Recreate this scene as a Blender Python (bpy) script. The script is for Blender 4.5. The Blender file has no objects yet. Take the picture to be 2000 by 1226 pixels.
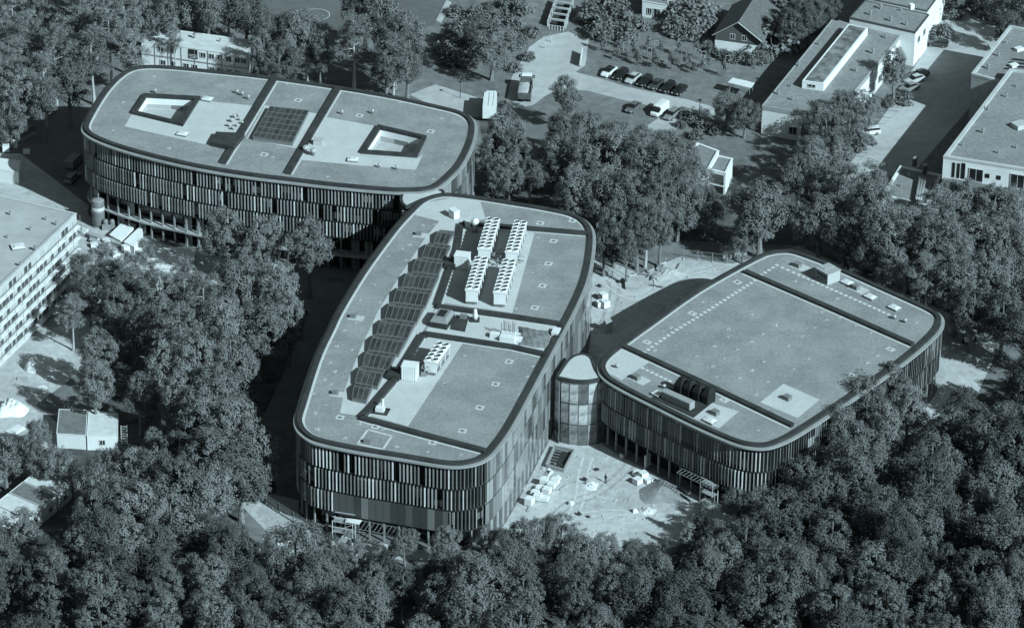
import bpy, bmesh, math, random
import numpy as np
from mathutils import Vector, Matrix
from mathutils.geometry import tessellate_polygon

scene = bpy.context.scene
R_ = math.radians

# ---------------------------------------------------------------- camera
PITCH, DIST, FPX, ROLL = R_(29.0), 727.0, 8000.0, R_(0.6)
cam_data = bpy.data.cameras.new('camera')
cam = bpy.data.objects.new('camera', cam_data)
scene.collection.objects.link(cam)
cam_data.sensor_width = 36.0
cam_data.lens = FPX / 2000.0 * 36.0
cam_data.clip_start = 5.0
cam_data.clip_end = 8000.0
CAM_LOC = Vector((0, -DIST * math.cos(PITCH), DIST * math.sin(PITCH)))
CAM_ROT = Matrix.Rotation(math.pi / 2 - PITCH, 3, 'X') @ Matrix.Rotation(ROLL, 3, 'Z')
cam.location = CAM_LOC
cam.rotation_euler = CAM_ROT.to_euler()
scene.camera = cam

# ---------------------------------------------------------------- sky, sun, exposure
SUN_EL = R_(34.0)
SUN_H = Vector((0.735, -0.678, 0)).normalized()        # horizontal direction towards the sun
TONE = (0.690, 0.925, 1.0)                             # the photograph is a cool toned monochrome
world = bpy.data.worlds.new('World')
scene.world = world
world.use_nodes = True
wn, wl = world.node_tree.nodes, world.node_tree.links
wn.clear()
sky_n = wn.new('ShaderNodeTexSky')
sky_n.sky_type = 'NISHITA'
sky_n.sun_disc = False
sky_n.sun_elevation = SUN_EL
sky_n.sun_rotation = math.atan2(SUN_H.x, SUN_H.y)
bw = wn.new('ShaderNodeRGBToBW')
tint = wn.new('ShaderNodeMix'); tint.data_type = 'RGBA'; tint.blend_type = 'MULTIPLY'
tint.inputs['Factor'].default_value = 1.0
tint.inputs['B'].default_value = (*TONE, 1)
bg = wn.new('ShaderNodeBackground'); bg.inputs['Strength'].default_value = 0.062
wo = wn.new('ShaderNodeOutputWorld')
wl.new(sky_n.outputs[0], bw.inputs[0]); wl.new(bw.outputs[0], tint.inputs['A'])
wl.new(tint.outputs['Result'], bg.inputs[0]); wl.new(bg.outputs[0], wo.inputs[0])
sun_d = bpy.data.lights.new('sun', 'SUN')
sun_d.energy = 5.0; sun_d.angle = R_(0.5); sun_d.color = TONE
sun = bpy.data.objects.new('sun', sun_d)
scene.collection.objects.link(sun)
to_sun = Vector((SUN_H.x * math.cos(SUN_EL), SUN_H.y * math.cos(SUN_EL), math.sin(SUN_EL)))
sun.rotation_euler = to_sun.to_track_quat('Z', 'Y').to_euler()
sun.location = (200, -200, 250)
vs = scene.view_settings
vs.view_transform = 'Standard'; vs.look = 'None'; vs.gamma = 1.0; vs.use_curve_mapping = False
vs.exposure = 0.52
scene.cycles.max_bounces = 5
scene.cycles.diffuse_bounces = 2
scene.cycles.glossy_bounces = 2
scene.cycles.transmission_bounces = 3
scene.cycles.transparent_max_bounces = 4

# ---------------------------------------------------------------- helpers
rnd = random.Random(7)
COL = scene.collection

def P(px, py, z=0.0):
    """the place at height z that the photograph shows at pixel (px, py) of 2000 x 1226"""
    d = CAM_ROT @ Vector(((px - 1000) / FPX, -(py - 613) / FPX, -1.0))
    t = (z - CAM_LOC.z) / d.z
    return CAM_LOC + d * t

def PL(pts, z=0.0):
    return [P(a, b, z) for a, b in pts]

MATS = {}
def mat(name, g, rough=0.9, var=0.0, scale=1.0, detail=4.0, bump=0.0, bscale=None, metal=0.0, spec=0.3,
        rand=0.0, var2=0.0, scale2=0.1, coord='Object', g2=None, lo=0.35, hi=0.65):
    if name in MATS:
        return MATS[name]
    m = bpy.data.materials.new(name); m.use_nodes = True
    n, l = m.node_tree.nodes, m.node_tree.links
    b = n['Principled BSDF']
    b.inputs['Roughness'].default_value = rough
    b.inputs['Metallic'].default_value = metal
    b.inputs['Specular IOR Level'].default_value = spec
    tc = n.new('ShaderNodeTexCoord')
    geo = n.new('ShaderNodeNewGeometry')
    vec = geo.outputs['Position'] if coord == 'World' else tc.outputs['Object']
    val = None
    def math_(op, a, c):
        q = n.new('ShaderNodeMath'); q.operation = op
        for i, s in enumerate((a, c)):
            if isinstance(s, (int, float)): q.inputs[i].default_value = s
            else: l.new(s, q.inputs[i])
        return q.outputs[0]
    def noise(sc, de):
        q = n.new('ShaderNodeTexNoise'); q.inputs['Scale'].default_value = sc
        q.inputs['Detail'].default_value = de; q.inputs['Roughness'].default_value = 0.6
        l.new(vec, q.inputs['Vector'])
        return q.outputs['Fac']
    def ramp(src, a, c):
        q = n.new('ShaderNodeMapRange')
        q.inputs['From Min'].default_value = lo; q.inputs['From Max'].default_value = hi
        q.inputs['To Min'].default_value = a; q.inputs['To Max'].default_value = c
        l.new(src, q.inputs['Value'])
        return q.outputs[0]
    val = g
    if var:
        val = math_('MULTIPLY', val, ramp(noise(scale, detail), 1 - var, 1 + var))
    else:
        val = math_('MULTIPLY', val, ramp(noise(3.0, 3.0), 0.96, 1.04))
    if var2:
        val = math_('MULTIPLY', val, ramp(noise(scale2, 3.0), 1 - var2, 1 + var2))
    if rand:
        oi = n.new('ShaderNodeObjectInfo')
        q = n.new('ShaderNodeMapRange')
        q.inputs['To Min'].default_value = 1 - rand; q.inputs['To Max'].default_value = 1 + rand
        l.new(oi.outputs['Random'], q.inputs['Value'])
        val = math_('MULTIPLY', val, q.outputs[0])
    cc = n.new('ShaderNodeCombineColor')
    for i in range(3): l.new(val, cc.inputs[i])
    l.new(cc.outputs[0], b.inputs['Base Color'])
    if bump:
        bp = n.new('ShaderNodeBump'); bp.inputs['Strength'].default_value = bump
        bp.inputs['Distance'].default_value = 0.1
        l.new(noise(bscale or scale, 4.0), bp.inputs['Height']); l.new(bp.outputs[0], b.inputs['Normal'])
    MATS[name] = m
    return m

def leaf_mat(name, g, rand=0.18, transl=0.30):
    m = bpy.data.materials.new(name); m.use_nodes = True
    n, l = m.node_tree.nodes, m.node_tree.links
    n.clear()
    out = n.new('ShaderNodeOutputMaterial')
    oi = n.new('ShaderNodeObjectInfo'); tc = n.new('ShaderNodeTexCoord')
    ns = n.new('ShaderNodeTexNoise'); ns.inputs['Scale'].default_value = 0.9; ns.inputs['Detail'].default_value = 3
    l.new(tc.outputs['Object'], ns.inputs['Vector'])
    a = n.new('ShaderNodeMapRange'); a.inputs['To Min'].default_value = g * (1 - rand); a.inputs['To Max'].default_value = g * (1 + rand)
    l.new(oi.outputs['Random'], a.inputs['Value'])
    c = n.new('ShaderNodeMapRange'); c.inputs['From Min'].default_value = .3; c.inputs['From Max'].default_value = .7
    c.inputs['To Min'].default_value = .72; c.inputs['To Max'].default_value = 1.28
    l.new(ns.outputs['Fac'], c.inputs['Value'])
    q = n.new('ShaderNodeMath'); q.operation = 'MULTIPLY'
    l.new(a.outputs[0], q.inputs[0]); l.new(c.outputs[0], q.inputs[1])
    cc = n.new('ShaderNodeCombineColor')
    for i in range(3): l.new(q.outputs[0], cc.inputs[i])
    d = n.new('ShaderNodeBsdfDiffuse'); t = n.new('ShaderNodeBsdfTranslucent'); mx = n.new('ShaderNodeMixShader')
    l.new(cc.outputs[0], d.inputs[0]); l.new(cc.outputs[0], t.inputs[0])
    mx.inputs[0].default_value = transl
    l.new(d.outputs[0], mx.inputs[1]); l.new(t.outputs[0], mx.inputs[2]); l.new(mx.outputs[0], out.inputs[0])
    MATS[name] = m
    return m

# surfaces
M_GROUND = mat('mown_and_rough_grass', .145, .95, .22, .5, 8, .8, 1.5, coord='World', var2=.14, scale2=.06)
M_FIELD = mat('playing_field_turf', .105, .95, .10, .6, 4, .2, 4.0, coord='World', var2=.10, scale2=.05)
M_FLOOR = mat('woodland_floor', .07, .95, .5, .35, 6, .8, 1.5, coord='World')  # dark tone also carries the ground-level shade under the trees
M_SAND = mat('sandy_site_ground', .385, .95, .13, .8, 12, .9, .9, coord='World', var2=.13, scale2=.12)
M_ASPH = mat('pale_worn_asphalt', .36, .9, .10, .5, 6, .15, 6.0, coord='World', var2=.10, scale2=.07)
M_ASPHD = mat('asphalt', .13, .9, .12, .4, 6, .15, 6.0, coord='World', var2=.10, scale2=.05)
M_PAVE = mat('pale_paving', .34, .9, .10, .6, 5, .1, 4.0, coord='World')
M_LINE = mat('road_paint', .62, .8, .2, 2.0)
M_SEDUM = mat('sedum_roof', .222, .95, .14, 2.0, 8, .5, 3.5, coord='World', var2=.13, scale2=.17)
M_GRAVEL = mat('pale_roof_gravel', .43, .95, .07, 3.0, 6, .25, 6.0, coord='World', var2=.05, scale2=.3)
M_EDGE = mat('gravel_edge_strip', .47, .95, .10, 2.0, 4, .2, 6.0, coord='World')
M_COPE = mat('dark_roofing_membrane', .034, .75, .25, .5, 4, .1, 2.0, coord='World')
M_LEDGE = mat('pale_metal_ledge', .26, .6, .10, .4, 3, coord='World')
M_GLASS = mat('dark_facade_glass', .012, .10, .3, .3, spec=.6, coord='World')
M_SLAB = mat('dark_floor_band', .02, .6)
M_FIN = [mat('louvre_pale', .36, .45, .12, .8, spec=.5, rand=.10), mat('louvre_grey', .17, .45, .12, .8, spec=.5, rand=.15),
         mat('louvre_dark', .095, .4, .12, .8, spec=.5, rand=.2)]
M_PANEL = [mat('glass_panel_pale', .26, .16, .08, .3, spec=.5, rand=.06), mat('glass_panel_grey', .16, .14, .08, .3, spec=.5, rand=.08),
           mat('glass_panel_dark', .07, .10, .1, .3, spec=.5, rand=.1)]
M_WHITE = mat('white_render', .66, .8, .07, .35, 5, coord='World')
M_WHITEM = mat('white_painted_metal', .62, .5, .06, .8)
M_CONC = mat('concrete', .33, .9, .14, .5, 6, .15, 3.0, coord='World')
M_STEEL = mat('galvanised_steel', .30, .45, .1, 2.0, metal=.3)
M_DARKM = mat('dark_metal', .03, .5, .2, 1.0)
M_GREYM = mat('grey_metal', .17, .55, .1, 1.0)
M_PANE = mat('roof_glazing', .045, .15, .3, 1.0, spec=.6, rand=.3)
M_WIN = mat('window_glass', .018, .08, .3, .6, spec=.6)
M_FRAME = mat('window_frame', .5, .6)
M_ROOFG = mat('grey_flat_roof_gravel', .20, .95, .16, 1.2, 8, .4, 4.0, coord='World', var2=.10, scale2=.12)
M_ROOFL = mat('pale_flat_roof', .40, .95, .09, .4, 8, .1, 3.0, coord='World')
M_TILE = mat('roof_tiles', .10, .85, .2, 1.4, 6, .4, 5.0)
M_BARK = mat('bark', .16, .95, .35, 3.0, 6, .6, 8.0)
M_BARKP = mat('pale_pine_bark', .34, .95, .3, 2.5, 6, .6, 8.0)
M_TYRE = mat('tyre_rubber', .02, .8)
M_WOOD = mat('weathered_wood', .24, .9, .25, 3.0)
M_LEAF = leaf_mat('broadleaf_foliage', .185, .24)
M_LEAFF = leaf_mat('forest_foliage', .132, .36)  # darker leaf tone, partly vignette and thinner haze put into the colour
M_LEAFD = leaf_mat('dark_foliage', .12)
M_NEEDLE = leaf_mat('pine_needles', .225, .22)  # paler needle tone, part of it standing in for distance haze
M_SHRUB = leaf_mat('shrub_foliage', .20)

class MB:
    """collects faces for one mesh"""
    def __init__(s): s.v = []; s.f = []; s.m = []
    def add(s, vs, fs, mi=0):
        o = len(s.v); s.v += [tuple(q) for q in vs]
        s.f += [tuple(i + o for i in q) for q in fs]; s.m += [mi] * len(fs); return s
    def prism(s, pts, z0, z1, mi=0, top=None):
        n = len(pts); a = [(q[0], q[1], z0) for q in pts]
        b = [(q[0], q[1], z1) for q in (top or pts)]
        ar = sum(pts[i][0] * pts[(i + 1) % n][1] - pts[(i + 1) % n][0] * pts[i][1] for i in range(n))
        fs = [(i, (i + 1) % n, n + (i + 1) % n, n + i) for i in range(n)] + [tuple(range(n, 2 * n)), tuple(range(n - 1, -1, -1))]
        if ar < 0: fs = [q[::-1] for q in fs]
        return s.add(a + b, fs, mi)
    def box(s, c, d, rz=0.0, mi=0, taper=1.0):
        """c = centre of the base, d = full sizes"""
        co, si = math.cos(rz), math.sin(rz); vs = []
        for z, k in ((0, 1.0), (d[2], taper)):
            for x, y in ((-1, -1), (1, -1), (1, 1), (-1, 1)):
                X, Y = x * d[0] / 2 * k, y * d[1] / 2 * k
                vs.append((c[0] + X * co - Y * si, c[1] + X * si + Y * co, c[2] + z))
        return s.add(vs, [(0, 3, 2, 1), (4, 5, 6, 7), (0, 1, 5, 4), (1, 2, 6, 5), (2, 3, 7, 6), (3, 0, 4, 7)], mi)
    def tube(s, a, b, r0, r1=None, n=6, mi=0, cap=True):
        a, b = Vector(a), Vector(b); r1 = r0 if r1 is None else r1
        d = (b - a).normalized(); u = d.orthogonal().normalized(); w = d.cross(u)
        vs = []
        for p, r in ((a, r0), (b, r1)):
            for i in range(n):
                t = 2 * math.pi * i / n
                vs.append(p + (u * math.cos(t) + w * math.sin(t)) * r)
        fs = [(i, (i + 1) % n, n + (i + 1) % n, n + i) for i in range(n)]
        if cap: fs += [tuple(range(n - 1, -1, -1)), tuple(range(n, 2 * n))]
        return s.add(vs, fs, mi)
    def bar(s, a, b, w, h, mi=0):
        """rectangular bar from a to b (base line), width w, height h"""
        a, b = Vector(a), Vector(b); d = (b - a); d.z = 0; d.normalize(); q = Vector((-d.y, d.x, 0)) * (w / 2)
        up = Vector((0, 0, h))
        vs = [a - q, b - q, b + q, a + q]; vs += [k + up for k in vs]
        return s.add(vs, [(0, 3, 2, 1), (4, 5, 6, 7), (0, 1, 5, 4), (1, 2, 6, 5), (2, 3, 7, 6), (3, 0, 4, 7)], mi)
    def lathe(s, c, prof, n=16, mi=0):
        vs = []
        for r, z in prof:
            for i in range(n):
                t = 2 * math.pi * i / n; vs.append((c[0] + r * math.cos(t), c[1] + r * math.sin(t), c[2] + z))
        fs = []
        for k in range(len(prof) - 1):
            fs += [(k * n + i, k * n + (i + 1) % n, (k + 1) * n + (i + 1) % n, (k + 1) * n + i) for i in range(n)]
        fs += [tuple(range(n - 1, -1, -1)), tuple(range((len(prof) - 1) * n, len(prof) * n))]
        return s.add(vs, fs, mi)
    def poly(s, pts, z, holes=(), mi=0):
        loops = [[Vector((q[0], q[1], 0)) for q in L] for L in [pts, *holes]]
        flat = [q for L in loops for q in L]
        tri = tessellate_polygon(loops)
        fs = []
        for t in tri:
            a, b, c = (flat[i] for i in t)
            fs.append(tuple(t) if (b - a).cross(c - a).z > 0 else tuple(t[::-1]))
        return s.add([(q.x, q.y, z) for q in flat], fs, mi)
    def ring(s, L0, z0, L1, z1, mi=0):
        n = len(L0)
        return s.add([(q[0], q[1], z0) for q in L0] + [(q[0], q[1], z1) for q in L1],
                     [(i, (i + 1) % n, n + (i + 1) % n, n + i) for i in range(n)], mi)
    def mesh(s, name, mats, smooth=False):
        me = bpy.data.meshes.new(name)
        me.from_pydata(s.v, [], s.f)
        for q in (mats if isinstance(mats, (list, tuple)) else [mats]): me.materials.append(q)
        if isinstance(mats, (list, tuple)) and len(mats) > 1: me.polygons.foreach_set('material_index', s.m)
        if smooth: me.polygons.foreach_set('use_smooth', [True] * len(me.polygons))
        me.update()
        return me
    def build(s, name, mats, parent=None, smooth=False, **kw):
        return link(name, s.mesh(name, mats, smooth), parent, **kw)

def link(name, data, parent=None, loc=None, rz=0.0, sc=None, label=None, cat=None, group=None, kind=None, world=True):
    o = bpy.data.objects.new(name, data); COL.objects.link(o)
    if loc is not None: o.location = loc
    if rz: o.rotation_euler = (0, 0, rz)
    if sc: o.scale = (sc, sc, sc) if isinstance(sc, (int, float)) else sc
    if parent is not None:
        o.parent = parent
        if world: o.matrix_parent_inverse = INV[parent.name]
    tag(o, label, cat, group, kind)
    if data is not None:
        s3 = tuple(o.scale)
        INV[o.name] = (Matrix.Translation(o.location) @ Matrix.Rotation(rz, 4, 'Z') @ Matrix.Diagonal((*s3, 1))).inverted()
    return o

INV = {}
def tag(o, label=None, cat=None, group=None, kind=None):
    if label: o['label'] = label
    if cat: o['category'] = cat
    if group: o['group'] = group
    if kind: o['kind'] = kind
    return o

def thing(name, loc, label, cat, group=None, rz=0.0, sc=None):
    o = link(name, None, None, loc, rz, sc, label, cat, group)
    s = sc if sc else 1.0
    s = (s, s, s) if isinstance(s, (int, float)) else s
    M = Matrix.Translation(Vector(loc)) @ Matrix.Rotation(rz, 4, 'Z') @ Matrix.Diagonal((*s, 1))
    INV[o.name] = M.inverted()
    return o

def part(name, data, parent, loc=(0, 0, 0), rz=0.0, sc=None, rot=None):
    """a child placed in its parent's own space"""
    o = bpy.data.objects.new(name, data); COL.objects.link(o)
    o.parent = parent; o.location = loc; o.rotation_euler = rot or (0, 0, rz)
    if sc: o.scale = sc if not isinstance(sc, (int, float)) else (sc, sc, sc)
    return o

def wpart(name, data, parent, loc, rz=0.0, sc=None):
    """a child placed by world coordinates with shared mesh data"""
    return link(name, data, parent, loc, rz, sc)

def sheet(name, pts_px, z, m, kind='structure', parent=None, holes=()):
    return MB().poly(PL(pts_px, z), z, [PL(h, z) for h in holes]).build(name, m, parent, kind=kind if parent is None else None)

def closed_curve(pts, step=0.6, smooth=14):
    """closed Catmull-Rom through pts, counter-clockwise, evenly resampled"""
    q = np.array([(p.x, p.y) for p in pts]); n = len(q); out = []
    for i in range(n):
        a, b, c, d = q[i - 1], q[i], q[(i + 1) % n], q[(i + 2) % n]
        for t in np.linspace(0, 1, 12, endpoint=False):
            out.append(.5 * ((2 * b) + (c - a) * t + (2 * a - 5 * b + 4 * c - d) * t * t + (3 * b - a - 3 * c + d) * t ** 3))
    q = np.array(out)
    x, y = q[:, 0], q[:, 1]
    if (x * np.roll(y, -1) - np.roll(x, -1) * y).sum() < 0: q = q[::-1]
    for _ in range(smooth): q = .5 * q + .25 * (np.roll(q, 1, 0) + np.roll(q, -1, 0))
    w = np.vstack([q, q[:1]]); L = np.r_[0, np.cumsum(np.hypot(*np.diff(w, axis=0).T))]
    N = int(L[-1] / step); s = np.linspace(0, L[-1], N, endpoint=False)
    return np.c_[np.interp(s, L, w[:, 0]), np.interp(s, L, w[:, 1])]

def normals(q):
    t = np.roll(q, -1, 0) - np.roll(q, 1, 0); t /= np.linalg.norm(t, axis=1)[:, None]
    return np.c_[t[:, 1], -t[:, 0]], t

def off(q, d):
    return q + normals(q)[0] * d
# ---------------------------------------------------------------- the three rounded institute buildings
def box_mesh(name, d, m, c=(0, 0, 0), taper=1.0):
    return MB().box(c, d, taper=taper).mesh(name, m)

OUT_A = [(164,245),(177,217),(202,177),(228,149),(253,133),(286,127),(340,129),(420,137),(500,145),(580,156),(662,168),
         (768,186),(854,205),(898,216),(920,229),(927,245),(924,268),(915,292),(901,318),(884,337),(862,356),(838,367),(800,370),
         (753,369),(652,360),(575,351),(500,342),(420,330),(340,314),(253,292),(197,273),(172,259)]
OUT_B = [(874,376),(842,381),(820,391),(801,409),(773,439),(740,482),(707,528),(677,576),(657,611),(642,643),(621,686),(604,734),
         (588,787),(580,813),(584,833),(599,848),(621,859),(702,876),(778,888),(854,901),(894,904),(930,898),(952,887),(970,868),
         (1000,826),(1063,709),(1101,638),(1121,600),(1142,553),(1153,510),(1158,464),(1153,442),(1140,427),(1121,417),(1101,411),
         (1050,401),(1000,393),(930,382)]
OUT_C = [(1520,487),(1546,487),(1576,496),(1626,515),(1702,549),(1778,583),(1815,600),(1833,611),(1839,624),(1832,642),(1803,671),
         (1753,711),(1677,764),(1601,815),(1550,847),(1520,861),(1495,868),(1466,867),(1430,858),(1354,825),(1278,787),(1228,762),
         (1190,740),(1175,723),(1174,706),(1187,689),(1217,666),(1278,622),(1354,568),(1430,524),(1480,498),(1498,491)]

def institute(label, out_px, H, rows, storey, ground, holes_px, panel_test, low_panel=None, seed=1, gaps=.06, wts=(.08, .62, .30)):
    rg = random.Random(seed)
    O = closed_curve(PL(out_px, H), .62)
    N, T = normals(O)
    c = O.mean(0)
    t = thing('institute_building', (c[0], c[1], 0), label, 'building', 'rounded louvre-clad institute buildings')
    Zd = H - .40
    I = off(O, -.82)
    MB().ring(O, H, I, H).ring(I, H, I, Zd - .1).ring(O, H - .6, O, H).build('parapet', M_COPE, t)
    LO, LI = off(O, .60), off(O, -.5)
    MB().ring(LO, H - .50, off(O, -.02), H - .50).ring(LO, H - .78, LO, H - .50).ring(LI, H - .78, LO, H - .78).build('cornice_ledge', M_LEDGE, t)
    holes = [PL(h, Zd) for h in holes_px]
    MB().poly([Vector((*q, 0)) for q in off(O, -.80)], Zd, holes).build('roof_deck', M_SEDUM, t)
    E = off(O, -1.26)
    MB().ring(off(O, -.81), Zd + .012, E, Zd + .012).build('gravel_edge', M_EDGE, t)
    # glazing and floor bands
    top = H - .80
    zr = [ground + storey * r for r in range(rows)]
    G, RG = off(O, -.42), off(O, -2.2)
    MB().ring(G, ground, G, H - .7).build('glass_wall', M_GLASS, t)
    g = MB().ring(RG, -.2, RG, ground)
    g.build('ground_floor_glass', M_GLASS, t)
    for z in zr:
        S = off(O, .02)
        MB().ring(G, z - .20, S, z - .20).ring(S, z - .20, S, z + .16).ring(S, z + .16, G, z + .16).build('floor_band', M_SLAB, t)
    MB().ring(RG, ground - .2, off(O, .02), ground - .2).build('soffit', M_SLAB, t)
    # louvres, one object each where the photograph can see them
    fw, fh = .28, storey - .36
    fin_me = [MB().box((0, 0, 0), (fw, .07, fh)).mesh('louvre', m) for m in M_FIN]
    pw = 1.24
    pan_me = [MB().box((0, 0, 0), (pw - .10, .06, storey - .22)).mesh('cladding_panel', m) for m in M_PANEL]
    low_me = [MB().box((0, 0, 0), (pw - .05, .06, storey - .10)).mesh('cladding_panel', m) for m in (mat('low_panel_pale', .16, .4), mat('low_panel_grey', .085, .4), mat('low_panel_dark', .05, .35))]
    n = len(O); hid = MB(); k = 0
    pans = np.zeros(n, bool)
    for i in range(n):
        pans[i] = panel_test(N[i], O[i])
    for r, z in enumerate(zr):
        st = (r * 37) % 3 * .21
        acc = 1e9
        for i in range(n):
            p, nn = O[i], N[i]
            vis = nn[0] * (CAM_LOC.x - p[0]) + nn[1] * (CAM_LOC.y - p[1]) > 0
            ang = math.atan2(T[i][1], T[i][0])
            low = low_panel and r == 0 and low_panel(nn, p)
            if pans[i] or low:
                acc += .62
                if acc >= pw - .01:
                    acc = 0
                    if vis:
                        q = p + nn * .05
                        m = rg.choices((0, 1, 2), (.42, .34, .24) if pans[i] else (.25, .35, .4))[0]
                        wpart('cladding_panel', (pan_me if pans[i] else low_me)[m], t, (q[0], q[1], z - .12), ang)
                continue
            acc = 1e9
            if rg.random() < gaps: continue
            m = rg.choices((0, 1, 2), wts)[0]
            q = p + nn * .14 + T[i] * st
            a = ang + R_(rg.choice((40, 48, 56)))
            if vis: wpart('louvre', fin_me[m], t, (q[0], q[1], z + .17), a)
            else: hid.box((q[0], q[1], z + .17), (fw, .07, fh), a)
    if hid.v: hid.build('louvre_rows', M_FIN[1], t, kind='stuff')
    # blind panels on the glass wall for glimpses of rooms
    bl = [box_mesh('blind', (1.7, .04, storey * k), mat('blind_%d' % i, g_, .7)) for i, (k, g_) in enumerate(((.55, .16), (.4, .24), (.3, .10)))]
    for i in range(0, n, 3):
        p = O[i] - N[i] * .37
        if pans[i] or N[i][0] * (CAM_LOC.x - p[0]) + N[i][1] * (CAM_LOC.y - p[1]) < 0: continue
        for z in zr:
            if rg.random() < .28:
                q = rg.randrange(3); wpart('blind', bl[q], t, (p[0], p[1], z + storey * rg.choice((.1, .3, .35))), math.atan2(T[i][1], T[i][0]))
    # ground floor columns
    cm = box_mesh('column', (.24, .30, ground - .2), mat('column_concrete', .22, .8))
    MB().ring(off(O, .1), .03, RG, .03).build('recess_shade_floor', M_ASPHD, t)  # dark ring added to put the shade of the recess into the floor
    pm = box_mesh('column', (.95, .7, ground - .2), M_PANEL[0])
    for i in range(0, n, 4):
        p = O[i] - N[i] * .45
        vis = N[i][0] * (CAM_LOC.x - p[0]) + N[i][1] * (CAM_LOC.y - p[1]) > -.2
        if vis: wpart('column', pm if pans[i] else cm, t, (p[0], p[1], 0), math.atan2(T[i][1], T[i][0]))
    return t, Zd, O

HA, HB, HC = 17.6, 17.0, 13.3
AT1 = [(281,187),(391,193),(357,247),(257,223)]
AT2 = [(738,248),(833,270),(814,308),(704,300)]
A_, ZA, OA = institute('long rounded louvre-clad building with two white courtyards in its roof, at the back left', OUT_A, HA, 3, 3.27, 6.9,
                       [AT1, AT2], lambda n, p: n[0] > .86 and n[1] < .5, seed=3)
B_, ZB, OB = institute('tall central rounded building with a row of skylights and chillers on its roof', OUT_B, HB, 3, 3.92, 4.2,
                       [], lambda n, p: n[0] > .80 and n[1] < .45, lambda n, p: n[1] < -.80 and P(652, 900, HB).x < p[0] < P(872, 900, HB).x, seed=5, gaps=.05, wts=(.22, .36, .42))
C_, ZC, OC = institute('lower rounded louvre-clad building with wide planted roof beside the forest, at the right', OUT_C, HC, 2, 3.92, 4.2,
                       [], lambda n, p: False, seed=9, gaps=.01, wts=(.30, .45, .25))

def patch(t, pts, z, m=None, name='gravel_patch', lift=.006):
    return MB().poly(PL(pts, z + lift), z + lift).build(name, m or M_GRAVEL, t)

def upstand(t, pts, z, w=1.0, h=.42, edge=True):
    """dark low wall along a line of roof pixels"""
    q = PL(pts, z + h); mb = MB()
    L, Rr = [], []
    for i, p in enumerate(q):
        d = (q[min(i + 1, len(q) - 1)] - q[max(i - 1, 0)]); d.z = 0; d.normalize()
        nrm = Vector((-d.y, d.x, 0)) * (w / 2)
        L.append(p + nrm); Rr.append(p - nrm)
    poly = L + Rr[::-1]
    mb.prism(poly, z - .02, z + h)
    o = mb.build('roof_upstand', M_COPE, t)
    if edge:
        e = MB()
        for S, sg in ((L, 1), (Rr, -1)):
            for i in range(len(S) - 1):
                d = S[i + 1] - S[i]; d.z = 0; d.normalize(); nr = Vector((-d.y, d.x, 0)) * sg
                a, b = S[i], S[i + 1]
                qd = [a + nr * .02, b + nr * .02, b + nr * .40, a + nr * .40]
                e.poly([Vector((v.x, v.y, 0)) for v in qd], z + .009)
        e.build('gravel_edge', M_EDGE, t)
    return o

def rframe(px0, px1, z):
    """angle of the roof direction that runs from px0 to px1"""
    a, b = P(*px0, z), P(*px1, z); d = b - a
    return math.atan2(d.y, d.x)

drain_me = None
def drains(t, pts, z, rz, s=1.25):
    global drain_me
    if drain_me is None:
        mb = MB()
        for x, y, w, d in ((0, .47, 1.2, .26), (0, -.47, 1.2, .26), (.47, 0, .26, .68), (-.47, 0, .26, .68)):
            mb.box((x, y, 0), (w, d, .05))
        mb.box((0, 0, .01), (.3, .3, .14), mi=1)
        drain_me = mb.mesh('roof_drain', [M_EDGE, M_GREYM])
    for a, b in pts:
        q = P(a, b, z)
        wpart('roof_drain', drain_me, t, (q.x, q.y, z + .004), rz + rnd.uniform(-.05, .05), (s * .85, s * .85, 1))

anchor_me = None
def anchors(t, pts, z, rz):
    """little safety anchors on pale ballast slabs"""
    global anchor_me
    if anchor_me is None:
        mb = MB()
        for k in range(3):
            a = k * 2.1; mb.box((.33 * math.cos(a), .33 * math.sin(a), 0), (.36, .36, .06), a)
        mb.tube((0, 0, 0), (0, 0, .5), .05, n=5, mi=1)
        anchor_me = mb.mesh('safety_anchor', [M_EDGE, M_STEEL])
    for a, b in pts:
        q = P(a, b, z)
        wpart('safety_anchor', anchor_me, t, (q.x, q.y, z + .004), rz + rnd.uniform(0, 6), rnd.uniform(.5, .85))

dome_me, domeg_me = None, None
def dome(t, px, z, rz, w=1.5, d=1.1, name='rooflight_dome'):
    global dome_me, domeg_me
    if dome_me is None:
        dome_me = MB().box((0, 0, 0), (1, 1, .32), mi=0).box((0, 0, .32), (1.04, 1.04, .08), mi=1).mesh('rooflight_dome', [M_GREYM, M_WHITEM])
        domeg_me = MB().box((0, 0, .40), (.84, .84, .16), taper=.62).mesh('dome_cap', mat('opal_dome', .55, .3))
    q = P(px[0], px[1], z + .3)
    o = wpart(name, dome_me, t, (q.x, q.y, z), rz, (w, d, 1))
    INV[o.name] = Matrix.Identity(4)
    part('dome_cap', domeg_me, o)
    return o

hatch_me = None
def hatch(t, px, z, rz, w=1.0, d=.8, h=.55, base=True, m=None):
    mb = MB()
    mb.box((0, 0, 0), (w, d, h), taper=.9).box((0, 0, h), (w * 1.02, d * 1.02, .07))
    q = P(px[0], px[1], z + h * .6)
    if base:
        MB().box((q.x + .5, q.y - .1, z + .002), (w * 2.6, d * 2.2, .03), rz).build('ballast_slab', M_GRAVEL, t)
    o = wpart('smoke_vent', mb.mesh('smoke_vent', m or M_GREYM), t, (q.x, q.y, z + .03), rz)
    return o

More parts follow.
